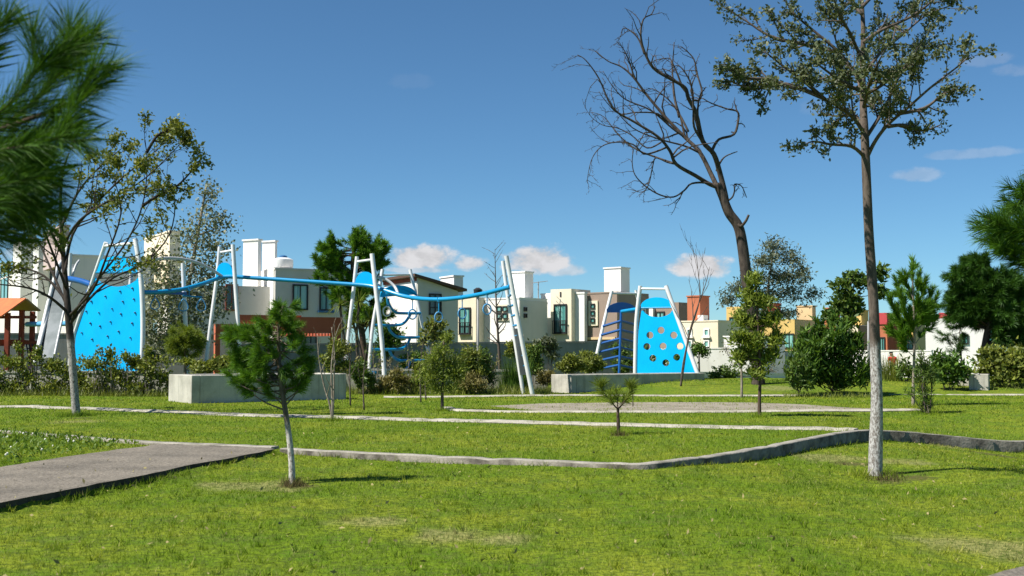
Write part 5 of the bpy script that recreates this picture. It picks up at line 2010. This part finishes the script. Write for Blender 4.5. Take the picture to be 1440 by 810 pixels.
# silver poplar behind the arch
rng = np.random.default_rng(46)
clump_tree('poplar_tree', 'silver leaved poplar behind the white arch', 'tree', col(262, 56),
           [(295, 268, 14, 18), (285, 300, 16, 16), (310, 318, 16, 14), (270, 335, 26, 16), (300, 345, 22, 14), (222, 372, 18, 16), (262, 375, 28, 22), (300, 385, 20, 18), (235, 410, 28, 24), (275, 415, 30, 26), (305, 425, 14, 22), (230, 450, 26, 24), (265, 460, 28, 26), (215, 430, 16, 24), (210, 475, 18, 22), (235, 490, 20, 14)],
           56, 'leaf_silver', 0.16, 11500, bark='bark_pale', trunk_r=0.12, seed=47, stem_top=(290, 262), curve=[(262, 470), (266, 400), (278, 330)], gap=0.85, lw=0.7, clump=0.55)

# grey feathery tree behind the dead one
clump_tree('tree', 'feathery grey green tree right of the dead trunk', 'tree', col(1072, 62),
           [(1090, 345, 20, 12), (1075, 365, 22, 14), (1110, 362, 22, 14), (1060, 390, 22, 16), (1095, 385, 26, 16), (1128, 385, 18, 18), (1040, 405, 20, 12), (1075, 415, 26, 16), (1115, 412, 26, 14), (1145, 415, 14, 14), (1025, 420, 14, 12), (1060, 440, 24, 14), (1100, 440, 24, 12)],
           62, 'leaf_grey', 0.19, 9000, bark='bark_twig', trunk_r=0.10, seed=48, stem_top=(1088, 350), curve=[(1072, 480), (1078, 420)], gap=0.75, lw=0.35, bias=(0, 0, -0.5))
# leafy tree left of the tall trunk
clump_tree('tree', 'open leafy green tree just left of the tall trunk', 'tree', col(1196, 52),
           [(1198, 388, 14, 10), (1180, 402, 14, 10), (1215, 398, 14, 12), (1190, 418, 20, 12), (1175, 430, 14, 12), (1206, 430, 18, 12), (1185, 450, 18, 12), (1238, 385, 14, 12), (1240, 410, 10, 12), (1165, 445, 10, 8)],
           52, 'leaf_mid', 0.24, 2800, bark='bark_twig', trunk_r=0.07, seed=49, stem_top=(1200, 385), curve=[(1196, 480), (1192, 430)], gap=0.6, lw=0.6)
# lance leaved sapling
b0 = hit(1068, 586)
clump_tree('sapling', 'upright sapling with pale green lance shaped leaves on the right lawn', 'tree', b0,
           [(1062, 400, 12, 16), (1055, 425, 16, 16), (1075, 425, 14, 14), (1045, 450, 16, 14), (1068, 455, 20, 14), (1088, 450, 12, 14), (1040, 475, 14, 14), (1065, 482, 22, 14), (1090, 478, 14, 16), (1055, 505, 18, 14), (1080, 505, 18, 14), (1068, 525, 16, 10), (1040, 500, 10, 10)],
           b0.y, 'leaf_fresh', 0.16, 5600, bark='bark_pine', trunk_r=0.05, seed=50, stem_top=(1063, 395), curve=[(1068, 560), (1069, 520), (1066, 460)], gap=0.3, lw=0.27, bias=(0, 0, 0.75), clump=0.22)
b0 = hit(1043, 559)
clump_tree('sapling', 'thin pale stemmed sapling left of the lance leaved one', 'tree', b0,
           [(1035, 470, 12, 14), (1045, 490, 14, 14), (1038, 510, 12, 10)], b0.y, 'leaf_mid', 0.15, 260, bark='bark_pale', trunk_r=0.05, seed=51, stem_top=(1038, 470), curve=[(1043, 530), (1041, 500)], gap=0.5)
# light bushy sapling left of centre
b0 = hit(622, 577)
clump_tree('sapling', 'soft bright green feathery sapling in front of the dry shrubs', 'tree', b0,
           [(620, 492, 14, 12), (608, 510, 18, 12), (634, 508, 18, 12), (600, 528, 18, 12), (622, 530, 24, 14), (646, 526, 14, 12), (612, 545, 18, 8), (636, 543, 14, 8), (630, 475, 8, 8)],
           b0.y, 'leaf_fresh', 0.10, 8000, bark='bark_twig', trunk_r=0.05, seed=52, stem_top=(624, 478), curve=[(622, 555), (624, 520)], gap=0.35, lw=0.22, bias=(0, 0, 0.5))
b0 = col(612, 46)
clump_tree('sapling', 'yellow green broad leaved sapling below the hanging rings', 'tree', b0,
           [(612, 456, 12, 9), (600, 464, 12, 9), (624, 462, 10, 9), (610, 475, 16, 9), (628, 478, 10, 8), (596, 480, 8, 7)],
           46, 'leaf_gold', 0.2, 620, bark='bark_pale', trunk_r=0.04, seed=53, stem_top=(612, 455), curve=[(606, 500)], gap=0.35, lw=0.5, bias=(0, 0, .6))


# bare saplings
def bare(label, base, stems, Y, r0, bark, seed, lv=2, nch=(7, 3), ratio=0.35, up=0.5, leaves=0, name='bare_sapling', leafmat_='leaf_dry', ang=(0.3, 0.7), rmin=0.005):
    sk = Skel(seed)
    t = thing(name, label, 'tree', base)
    for ln in stems:
        p_, r_ = sk.limb([Vector(base) - Vector((0, 0, .05))] + px_line(ln, Y), r0, 0.007, 4, 6)
        sk.ramify(p_, r_, lv, list(nch), ratio, ang, 0.3, 0.3, up, leaf_levels=2, rmin=rmin)
    sk.bark.build('stems', bark, t, smooth=True)
    if leaves:
        C, ax = sk.leaf_points(leaves, 0.03)
        V, Fc = leaf_quads(sk.rng, C, 0.12, 0.05, bias=(0, 0, .2))
        np_mesh('foliage', V, Fc, leafmat_, t)
    return t


b0 = hit(467, 591)
bare('leafless sapling with three pale stems standing at the middle kerb', b0, [[(464, 570), (455, 540), (448, 500), (446, 470)], [(467, 560), (466, 520), (470, 480), (478, 455)], [(469, 560), (470, 520), (470, 490), (466, 460)]], b0.y, 0.032, 'bark_pale', 61, nch=(4, 2), ratio=0.22, leaves=1.2, leafmat_='leaf_mid', ang=(0.4, 0.9))
b0 = hit(957, 544)
bare('bare thin sapling crossing the porthole panel edge', b0, [[(961, 510), (970, 470), (984, 420), (982, 385), (978, 350)], [(968, 475), (978, 440), (992, 400), (998, 375)]], b0.y, 0.042, 'bark_twig', 62, nch=(6, 3), ratio=0.3, leaves=0, rmin=0.010)
b0 = hit(890, 572)
bare('tiny dry sprout beside the dirt patch', b0, [[(890, 560), (889, 545)]], b0.y, 0.02, 'bark_twig', 63, nch=(3, 2), ratio=0.4, leaves=6, leafmat_='leaf_dry')
b0 = hit(703, 546)
bare('tall dark leafless conifer sapling left of the leaning ladder', b0, [[(702, 500), (699, 450), (697, 400), (696, 350)]], b0.y, 0.085, 'bark_twig', 64, nch=(26, 2), ratio=0.17, leaves=0, up=0.2, ang=(0.7, 1.2), rmin=0.012)
for k, (px, py, top_, seed, lab) in enumerate(((493, 571, 470, 65, 'thin dry sapling with wilted leaves just right of the left planter'), (512, 577, 490, 66, 'short dry sapling with a few hanging leaves'), (592, 566, 480, 67, 'thin reddish dry sapling left of the soft green one'), (599, 562, 490, 68, 'slim leaning stem behind the reddish sapling'))):
    b0 = hit(px, py)
    bare(lab, b0, [[(px - 1, (py + top_) / 2), (px + 3, top_)]], b0.y, 0.03, 'bark_twig', seed, nch=(7, 3), ratio=0.3, leaves=9, leafmat_=('leaf_dry', 'leaf_mid', 'leaf_dry', 'leaf_hedge')[k], rmin=0.006)
b0 = hit(738, 540)
b0 = col(738, 50)
bare('young tree stem with two yellow leaf sprays before the perimeter wall', b0, [[(676, 500), (676, 470), (672, 462)]] if False else [[(737, 500), (736, 470)]], 50, 0.04, 'bark_pale', 69, nch=(4, 2), ratio=0.25, leaves=4, leafmat_='leaf_gold')

# conifer shrub right of the tall trunk
b0 = hit(1302, 581)
clump_tree('conifer_shrub', 'small spiky conifer shrub with a brown base on the right lawn', 'shrub', b0,
           [(1302, 515, 12, 20), (1296, 535, 12, 14), (1312, 532, 10, 14), (1302, 555, 14, 14), (1306, 570, 12, 8), (1294, 505, 5, 14), (1280, 553, 10, 6)], b0.y, 'leaf_mid', 0.16, 1500, bark='bark_twig', trunk_r=0.05, seed=70, gap=0.3, lw=0.14, bias=(0, 0, 0.8))

# oleander bush and its neighbours
Yo = 42
clump_tree('bush', 'large dark green oleander bush beside the tall trunk', 'bush', hit(1172, 551),
           [(1150, 462, 7, 14), (1172, 456, 7, 14), (1188, 464, 6, 14), (1132, 474, 6, 12), (1205, 476, 6, 12), (1165, 475, 26, 18), (1140, 490, 24, 20), (1190, 490, 26, 20), (1130, 515, 24, 20), (1160, 515, 30, 22), (1195, 518, 24, 22), (1212, 525, 14, 22), (1150, 535, 20, 14), (1185, 538, 26, 12)], Yo, 'leaf_dark', 0.26, 9000, bark='bark_twig', trunk_r=0.06, seed=71, gap=0.35, lw=0.24, bias=(0, 0, 1.0), per_blob=22, clump=0.24)
clump_tree('bush', 'low bright leafy bush at the left foot of the oleander', 'bush', hit(1122, 548),
           [(1120, 515, 14, 14), (1112, 530, 12, 14), (1128, 538, 16, 10)], 41, 'leaf_mid', 0.22, 700, seed=72, gap=0.3, lw=0.35, bias=(0, 0, .6))
clump_tree('bush', 'rounded green bush behind the slender pine sapling', 'bush', col(1335, 44),
           [(1335, 510, 18, 16), (1320, 522, 16, 14), (1350, 522, 14, 16), (1335, 532, 18, 10), (1318, 505, 10, 12)], 44, 'leaf_dark', 0.22, 1500, seed=73, gap=0.3, lw=0.4, bias=(0, 0, .5))
clump_tree('bush', 'wide yellow green bush under the dark pine at the right edge', 'bush', col(1408, 45),
           [(1400, 508, 24, 16), (1425, 505, 24, 16), (1385, 520, 16, 12), (1412, 525, 28, 14), (1440, 520, 24, 18), (1455, 510, 20, 20), (1395, 498, 14, 10)], 45, 'leaf_hedge', 0.2, 3600, seed=74, gap=0.25, lw=0.55, bias=(0, 0, .5), per_blob=16)
clump_tree('bush', 'low bush between the tall trunk and the slender pine sapling', 'bush', col(1272, 47),
           [(1268, 520, 12, 14), (1285, 525, 14, 14), (1300, 520, 12, 14)], 47, 'leaf_mid', 0.2, 700, seed=75, gap=0.3, lw=0.4)
clump_tree('bush', 'low round bush right of the blue panel tower base', 'bush', col(1015, 52),
           [(1015, 520, 14, 10), (1005, 528, 10, 8), (1028, 527, 12, 9)], 52, 'leaf_mid', 0.16, 900, seed=76, gap=0.25, lw=0.45)
clump_tree('tree', 'small round dark topiary tree before the cream house', 'tree', col(983, 58),
           [(983, 490, 12, 9), (976, 495, 7, 6), (990, 495, 8, 7)], 58, 'leaf_dark', 0.14, 900, bark='bark_twig', trunk_r=0.06, seed=77, stem_top=(983, 492), gap=0.15)
clump_tree('shrub', 'leafless tangled grey shrub behind the lance leaved sapling', 'shrub', col(1038, 54),
           [(1020, 490, 14, 24), (1042, 485, 16, 26), (1060, 500, 12, 22), (1085, 520, 12, 10)], 54, 'leaf_dry', 0.1, 220, bark='bark_twig', trunk_r=0.05, seed=78, gap=0.3, per_blob=22, wob=1.2)

# ornamental grass
def grass_clump(label, base, h, n, spread, mat, seed, w=0.02, name='grass_clump', cat='ornamental grass', arch=0.4, rad=0.25):
    rng = np.random.default_rng(seed)
    V = []
    Fc = []
    for i in range(n):
        a = rng.random() * 2 * math.pi
        r = rng.random() ** 0.5 * rad
        b_ = Vector(base) + Vector((math.cos(a) * r, math.sin(a) * r, -0.02))
        lean = spread * (0.2 + 0.8 * rng.random())
        hh = h * (0.55 + 0.5 * rng.random())
        a2 = a + rng.normal() * 0.5
        o_ = Vector((math.cos(a2), math.sin(a2), 0))
        s = Vector((-o_.y, o_.x, 0)) * w * 0.5
        k0 = len(V)
        for j in range(5):
            q = j / 4
            p = b_ + o_ * lean * hh * q ** 1.6 + Vector((0, 0, hh * (q - arch * 0.5 * lean * q ** 2.5)))
            wd = 1 - q * 0.9
            V += [p - s * wd, p + s * wd]
        for j in range(4):
            Fc.append((k0 + 2 * j, k0 + 2 * j + 1, k0 + 2 * j + 3, k0 + 2 * j + 2))
    t = thing(name, label, cat, base)
    np_mesh('blades', np.array([tuple(v) for v in V]), np.array(Fc), mat, t)
    return t


grass_clump('tall yellowish ornamental grass clump right of the tall trunk', col(1252, 48), 1.25, 420, 0.7, 'leaf_hedge', 81, 0.022, rad=0.5)
grass_clump('dark green reed clump left of the leaning ladder', col(728, 46.5), 1.7, 420, 0.35, 'leaf_dark', 82, 0.03, rad=0.5)
grass_clump('green reed clump right of the dark conifer sapling', col(715, 48), 1.2, 240, 0.5, 'leaf_mid', 83, 0.025, rad=0.4)


# strappy yuccas behind the left planter
def yucca(label, base, heads, Y, seed, n=60, ln=0.75):
    rng = np.random.default_rng(seed)
    sk = MB()
    V, Fc = [], []
    t = thing('yucca', label, 'yucca', base)
    for (px, py) in heads:
        c = P(px, py, Y)
        sk.tube(smooth_line([Vector(base), Vector(base).lerp(c, 0.5) + Vector((rng.normal() * 0.1, 0, 0)), c], 4), [0.06] * 9, 7)
        for i in range(n):
            d = unit(rng, 1)[0]
            d[2] = abs(d[2]) * 0.9 - 0.15
            d = Vector(d).normalized()
            s = d.cross(Vector((0, 0, 1))).normalized() * 0.028
            l_ = ln * (0.7 + 0.5 * rng.random())
            k0 = len(V)
            for j in range(5):
                q = j / 4
                p = c + d * l_ * q + Vector((0, 0, -0.35 * l_ * q * q * (1.1 - abs(d.z))))
                wd = (1 - q * 0.85)
                V += [p - s * wd, p + s * wd]
            for j in range(4):
                Fc.append((k0 + 2 * j, k0 + 2 * j + 1, k0 + 2 * j + 3, k0 + 2 * j + 2))
    sk.build('stem', 'bark_twig', t, smooth=True)
    np_mesh('foliage', np.array([tuple(v) for v in V]), np.array(Fc), 'leaf_lance', t)


yucca('strappy leaved yucca under the dark twin topped pine', col(508, 52), [(505, 425), (520, 450), (497, 455)], 52, 84)
yucca('tall strappy plant beside the terracotta pergola', col(483, 52), [(478, 430), (488, 462)], 52, 85, 46)

# hedge and shrubs in front of the playground
hb = []
rng = np.random.default_rng(90)
for px in range(-40, 236, 13):
    hb.append((px + rng.normal() * 3, 513 + rng.normal() * 3, 11, 9))
    hb.append((px + rng.normal() * 3, 532 + rng.normal() * 3, 11, 11))
    hb.append((px + rng.normal() * 3, 547 + rng.normal() * 2, 11, 8))
    if rng.random() < 0.4:
        hb.append((px, 500 + rng.normal() * 3, 6, 9))
t = thing('hedge', 'loose clipped green hedge along the left edge wall below the climbing wall', 'hedge', col(95, 42.5))
sk = Skel(91)
Cs = []
for (bx_, by_, rx, ry) in hb:
    c = P(bx_, by_, 42.5) + Vector((0, sk.rng.normal() * 0.18, 0))
    g0 = Vector((c.x + sk.rng.normal() * 0.1, c.y, gz(c.x, c.y)))
    for j in range(4):
        e = c + Vector(sk.rng.normal(size=3)) * 0.16
        sk.bark.tube([g0 + Vector((sk.rng.normal() * 0.1, 0, 0)), g0.lerp(e, 0.6) + Vector(sk.rng.normal(size=3)) * 0.04, e], [0.014, 0.01, 0.005], 4, cap=False)
    Cs.append(np.array(c)[None, :] + sk.rng.normal(size=(270, 3)) * np.array([rx, rx * 1.0, ry])[None, :] * 42.5 / F * 0.52)
C = np.concatenate(Cs)
C[:, 2] = np.maximum(C[:, 2], 0.04)
C = C[sk.rng.random(len(C)) < 0.55 + 0.5 * np.sin(C[:, 0] * 4) * np.sin(C[:, 2] * 7)]
sk.bark.build('stems', 'bark_pale', t, smooth=True)
V, Fc = leaf_quads(sk.rng, C, 0.12, 0.075, bias=(0, -0.2, 0.5))
np_mesh('foliage', V, Fc, 'leaf_hedge', t)
print('hedge leaves', len(C))

shr = [
    (318, 514, 26, 12, 39.5, 'leaf_hedge', 0.11, 0.5, 500, 'low leafy shrub topping the left planter at its lit end'),
    (282, 514, 24, 11, 39.5, 'leaf_hedge', 0.11, 0.5, 420, 'low shrub at the left end of the planter before the young pine'),
    (200, 508, 20, 12, 47, 'leaf_mid', 0.13, 0.5, 420, 'low green shrub at the foot of the climbing wall'),
    (478, 500, 20, 20, 47, 'leaf_hedge', 0.13, 0.45, 600, 'leafy shrub under the pergola end behind the planter'),
    (510, 526, 12, 22, 43.5, 'leaf_mid', 0.14, 0.4, 520, 'upright green shrub just right of the left planter'),
    (540, 536, 18, 15, 44, 'leaf_dry', 0.13, 0.35, 560, 'straw coloured dry shrub beneath the curved ladder'),
    (566, 537, 16, 14, 43.5, 'leaf_dry', 0.13, 0.35, 480, 'dry brown shrub right of the ladder post'),
    (588, 532, 12, 18, 44.5, 'leaf_hedge', 0.14, 0.4, 420, 'tall thin shrub behind the soft green sapling'),
    (658, 520, 18, 26, 44, 'leaf_hedge', 0.14, 0.3, 620, 'yellow green shrub right of the soft green sapling'),
    (682, 525, 18, 24, 44.5, 'leaf_mid', 0.13, 0.3, 560, 'green shrub left of the dark conifer sapling'),
    (672, 535, 22, 14, 43.5, 'leaf_dry', 0.12, 0.35, 420, 'low dry shrub at the bed edge below the lamp post'),
    (750, 508, 14, 20, 48, 'leaf_mid', 0.15, 0.5, 420, 'leafy shrub just behind the leaning ladder'),
    (726, 492, 14, 10, 50, 'leaf_hedge', 0.16, 0.4, 320, 'brownish shrub against the perimeter wall by the ladder'),
    (770, 490, 18, 12, 56, 'leaf_grey', 0.16, 0.5, 380, 'grey green bush against the perimeter wall'),
    (800, 512, 22, 14, 49, 'leaf_hedge', 0.14, 0.45, 760, 'bushy yellow green shrub behind the right planter end'),
    (835, 512, 20, 13, 50, 'leaf_hedge', 0.14, 0.45, 620, 'bushy shrub behind the planter below the chevron ladder'),
    (870, 508, 18, 16, 58, 'leaf_mid', 0.16, 0.5, 420, 'dark bush seen through the chevron ladder'),
    (548, 470, 16, 26, 56, 'leaf_dark', 0.18, 0.4, 620, 'dark bush behind the curved ladder'),
    (582, 515, 18, 16, 53, 'leaf_dark', 0.16, 0.4, 480, 'dark low bush behind the ladder rungs'),
    (915, 505, 22, 18, 59, 'leaf_mid', 0.17, 0.5, 520, 'green bush seen through the portholes of the blue panel'),
    (950, 508, 18, 16, 60, 'leaf_dark', 0.17, 0.5, 420, 'dark bush behind the right post of the porthole panel'),
    (768, 530, 12, 14, 47, 'leaf_dry', 0.13, 0.4, 260, 'low dry bush left of the right planter'),
]
for i, (px, py, rx, ry, Y, mt, lf, lw, n, lab) in enumerate(shr):
    rng = np.random.default_rng(200 + i)
    bl = [(px + rng.normal() * rx * 0.45, py + rng.normal() * ry * 0.45, rx * 0.55, ry * 0.5) for k in range(7)]
    clump_tree('shrub', lab, 'shrub', col(px, Y), bl, Y, mt, lf, n * 6, bark='bark_pale' if mt == 'leaf_dry' else 'bark_twig', trunk_r=0.03, seed=300 + i, group='shrubs in the playground bed', gap=0.4, lw=lw, bias=(0, 0, 0.5), per_blob=8)

rng = np.random.default_rng(97)
for i, (px, Y, hh, lab) in enumerate(((528, 44.5, 1.5, 'tall weedy stem with small leaves left of the ladder post'), (553, 44.2, 1.2, 'thin dry weed stem below the ladder rungs'), (577, 44.8, 1.6, 'tall dry weed stem right of the ladder'), (640, 44.6, 1.5, 'leafy weed stem behind the soft green sapling'), (668, 45, 1.7, 'tall leafy weed stem below the lamp post'), (693, 45.2, 1.4, 'weed stem beside the dark conifer sapling'))):
    b0 = col(px, Y)
    tp = P(px, 495, Y)
    y1 = 495 - (hh - 1.6) / Y * F
    bare(lab, b0, [[(px - 2, (y1 + 540) / 2), (px - 4, y1)], [(px + 3, (y1 + 545) / 2), (px + 6, y1 + 6)]], Y, 0.022, 'bark_pale', 400 + i, lv=2, nch=(8, 3), ratio=0.25, leaves=16, leafmat_=('leaf_hedge', 'leaf_dry')[i % 2], name='weed_plant', rmin=0.006)
# rough undergrowth along the foot of the hedge and of the shrub bed
rng = np.random.default_rng(95)
Vu = []
for (xa, xb, ya, yb, n, hh) in ((490, 775, 43.3, 46.5, 5200, 0.34), (-20, 236, 41.6, 43.2, 3600, 0.3), (1100, 1230, 40.2, 42, 900, 0.22), (1330, 1450, 43.5, 46, 900, 0.25)):
    y = ya + (yb - ya) * rng.random(n)
    x = (xa + (xb - xa) * rng.random(n) - 720) / F * y
    z = lawn_z(x, y)
    h_ = hh * (0.35 + 0.9 * rng.random(n) ** 2)
    ln = rng.normal(size=(n, 2)) * 0.4
    ag = rng.random(n) * math.pi
    B = np.stack([x, y, z - 0.01], 1)
    sd_ = np.stack([np.cos(ag), np.sin(ag), np.zeros(n)], 1) * 0.013
    tp = B + np.stack([ln[:, 0] * h_, ln[:, 1] * h_, h_], 1)
    Vu.append(np.stack([B - sd_, B + sd_, tp], 1).reshape(-1, 3))
Vu = np.concatenate(Vu)
o = np_mesh('undergrowth', Vu, np.arange(len(Vu)).reshape(-1, 3), 'leaf_hedge')
tag(o, 'rough yellow green grass growing along the foot of the shrubs', 'undergrowth', kind='stuff')

# ------------------------------------------------------------------ person in red
Yx = 66
fx = col(1256, Yx)
t = thing('person', 'person in a red top with dark hair behind the tall grass clump', 'person', fx)


def skinned(name, verts, edges, radii, mat, parent, sub=2):
    base = root_loc(parent)
    me = bpy.data.meshes.new(name)
    me.from_pydata([tuple(Vector(v)) for v in verts], edges, [])
    o = finish(me, name, mat, parent, (0, 0, 0), False)
    md = o.modifiers.new('skin', 'SKIN')
    lay = me.skin_vertices[0] if me.skin_vertices else None
    if lay is None:
        bpy.context.view_layer.objects.active = o
    for i, r in enumerate(radii):
        me.skin_vertices[0].data[i].radius = (r, r) if not isinstance(r, tuple) else r
    me.skin_vertices[0].data[0].use_root = True
    s = o.modifiers.new('sub', 'SUBSURF')
    s.levels = sub
    s.render_levels = sub
    return o


bv = [(0, 0, .86), (-.01, 0, 1.02), (-.03, -.01, 1.2), (-.06, -.02, 1.32), (-.09, -.03, 1.40), (-.11, -.05, 1.47), (-.12, -.06, 1.56),
      (-.24, -.02, 1.30), (-.30, -.05, 1.06), (-.27, -.15, .86), (-.26, -.18, .78),
      (.12, -.02, 1.30), (.20, -.03, 1.06), (.20, -.13, .86), (.20, -.16, .78),
      (-.09, 0, .80), (-.10, -.01, .46), (-.10, .01, .08), (-.11, -.12, .03),
      (.09, 0, .80), (.10, -.01, .46), (.10, .01, .08), (.11, -.12, .03)]
be = [(0, 1), (1, 2), (2, 3), (3, 4), (4, 5), (5, 6), (3, 7), (7, 8), (8, 9), (9, 10), (3, 11), (11, 12), (12, 13), (13, 14), (0, 15), (15, 16), (16, 17), (17, 18), (0, 19), (19, 20), (20, 21), (21, 22)]
brad = [.13, .12, .135, .11, .055, .085, .09, .055, .042, .034, .03, .055, .042, .034, .03, .085, .06, .042, .04, .085, .06, .042, .04]
if not bpy.data.meshes:
    pass
try:
    body = skinned('body', bv, be, brad, 'skin', t)
    shirt = skinned('red_top', [(.0, 0, .84), (-.01, 0, 1.02), (-.03, -.01, 1.2), (-.06, -.02, 1.31), (-.24, -.02, 1.29), (-.29, -.04, 1.10), (.12, -.02, 1.29), (.19, -.03, 1.10)], [(0, 1), (1, 2), (2, 3), (3, 4), (4, 5), (3, 6), (6, 7)], [.165, .155, .165, .125, .078, .066, .078, .066], 'cloth_red', t)
    trs = skinned('trousers', [(0, 0, .85), (-.09, 0, .78), (-.10, -.01, .46), (-.10, .01, .12), (.09, 0, .78), (.10, -.01, .46), (.10, .01, .12)], [(0, 1), (1, 2), (2, 3), (0, 4), (4, 5), (5, 6)], [.15, .105, .078, .062, .105, .078, .062], 'cloth_dark', t)
    hair = skinned('hair', [(-.10, .01, 1.50), (-.12, -.01, 1.58), (-.09, .06, 1.40)], [(0, 1), (0, 2)], [.10, .10, .075], 'hair', t)
except Exception as ex:
    print('person skin failed', ex)

# ------------------------------------------------------------------ sky, sun, camera
w = bpy.data.worlds.new('World')
scene.world = w
w.use_nodes = True
nt = w.node_tree
for n in list(nt.nodes):
    nt.nodes.remove(n)
SUN_EL, SUN_AZ = math.radians(52), math.radians(-112)     # azimuth from +Y towards +X
sky = N(nt, 'TexSky')
sky.sky_type = 'NISHITA'
sky.sun_disc = False
sky.sun_elevation = SUN_EL
sky.sun_rotation = SUN_AZ
sky.altitude = 2200
sky.air_density = SKY_AIR = 1.0
sky.dust_density = 0.6
sky.ozone_density = 4.0
tc = N(nt, 'TexCoord')
dirv = tc.outputs['Generated']
sx = N(nt, 'SeparateXYZ')
L(nt, dirv, sx.inputs[0])
az = math_n(nt, 'ARCTAN2', sx.outputs[0], sx.outputs[1])
el = math_n(nt, 'ARCSINE', sx.outputs[2])
clouds = [(600, 364, 60, 22, 1.0), (660, 370, 34, 16, .95), (755, 368, 58, 24, 1.0), (795, 380, 34, 12, .6), (982, 376, 46, 20, 1.0), (590, 380, 60, 6, .6), (1288, 247, 36, 12, .26), (1385, 216, 54, 9, .2), (1330, 218, 30, 8, .15), (575, 116, 34, 14, .03), (1390, 85, 40, 10, .12), (1425, 100, 30, 12, .12), (465, 380, 50, 8, .25), (60, 360, 60, 14, .4), (1150, 150, 30, 14, .05),
          (-500, 300, 240, 40, .9), (2100, 250, 260, 40, .8), (1700, 330, 120, 18, .8), (-160, 340, 120, 16, .7)]
mp = N(nt, 'Mapping')
mp.inputs['Scale'].default_value = (1, 1, 1.6)
L(nt, dirv, mp.inputs['Vector'])
nz = noise(nt, mp.outputs[0], 55, 9, 0.62)
nz2 = noise(nt, mp.outputs[0], 13, 3, 0.5)
nn = math_n(nt, 'ADD', math_n(nt, 'MULTIPLY', nz, 0.62), math_n(nt, 'MULTIPLY', nz2, 0.38))
dens = None
for (px, py, rx, ry, a_) in clouds:
    d = ray(px, py)
    a0, e0 = math.atan2(d.x, d.y), math.atan2(d.z, math.hypot(d.x, d.y))
    u = math_n(nt, 'DIVIDE', math_n(nt, 'SUBTRACT', az, a0), rx / F)
    v = math_n(nt, 'DIVIDE', math_n(nt, 'SUBTRACT', el, e0), ry / F)
    vneg = math_n(nt, 'MULTIPLY', math_n(nt, 'MINIMUM', v, 0.0), 0.7)    # flatter base
    r2 = math_n(nt, 'ADD', math_n(nt, 'MULTIPLY', u, u), math_n(nt, 'ADD', math_n(nt, 'MULTIPLY', v, v), math_n(nt, 'MULTIPLY', vneg, vneg)))
    k = math_n(nt, 'SUBTRACT', 1.0, r2)
    k = math_n(nt, 'ADD', k, math_n(nt, 'MULTIPLY', math_n(nt, 'SUBTRACT', nn, 0.5), 3.6))
    k = math_n(nt, 'MULTIPLY', ramp(nt, k, 0.0, 0.8), a_)
    dens = k if dens is None else math_n(nt, 'MAXIMUM', dens, k)
CLOUD = (6.6, 6.6, 6.8)
shade = ramp(nt, nz, 0.35, 0.62)
ccol = mixc(nt, shade, tuple(c * 0.80 for c in CLOUD), CLOUD)
hs = N(nt, 'HueSaturation')
L(nt, sky.outputs[0], hs.inputs['Color'])
skyc = mixc(nt, 1.0, hs.outputs[0], (0.66, 0.94, 1.02), 'MULTIPLY')
mixed = mixc(nt, dens, skyc, ccol)
bg = N(nt, 'Background')
bg.inputs['Strength'].default_value = 0.066
L(nt, mixed, bg.inputs['Color'])
wo = N(nt, 'OutputWorld')
L(nt, bg.outputs[0], wo.inputs[0])

sd = bpy.data.lights.new('sun', 'SUN')
sd.energy = 5.0
sd.angle = math.radians(0.53)
sd.color = (1.0, 0.945, 0.86)
so = bpy.data.objects.new('sun', sd)
COL.objects.link(so)
Sv = Vector((math.sin(SUN_AZ) * math.cos(SUN_EL), math.cos(SUN_AZ) * math.cos(SUN_EL), math.sin(SUN_EL)))
so.rotation_euler = Sv.to_track_quat('Z', 'Y').to_euler()
so.location = (-20, 5, 40)

cd = bpy.data.cameras.new('camera')
cam = bpy.data.objects.new('camera', cd)
COL.objects.link(cam)
cam.location = CAM
cam.rotation_euler = (math.radians(90) + PITCH, 0, 0)
cd.sensor_width = 36
cd.lens = 36 * F / 1440
cd.clip_start = 0.1
cd.clip_end = 3000
cd.dof.use_dof = True
cd.dof.focus_distance = 30
cd.dof.aperture_fstop = 4.0
scene.camera = cam
scene.view_settings.view_transform = 'Standard'
scene.view_settings.look = 'None'
scene.view_settings.exposure = 0.78
scene.view_settings.gamma = 1.0
scene.view_settings.use_curve_mapping = False
scene.render.film_transparent = False
scene.cycles.max_bounces = 6
scene.cycles.transparent_max_bounces = 8
scene.cycles.use_denoising = True
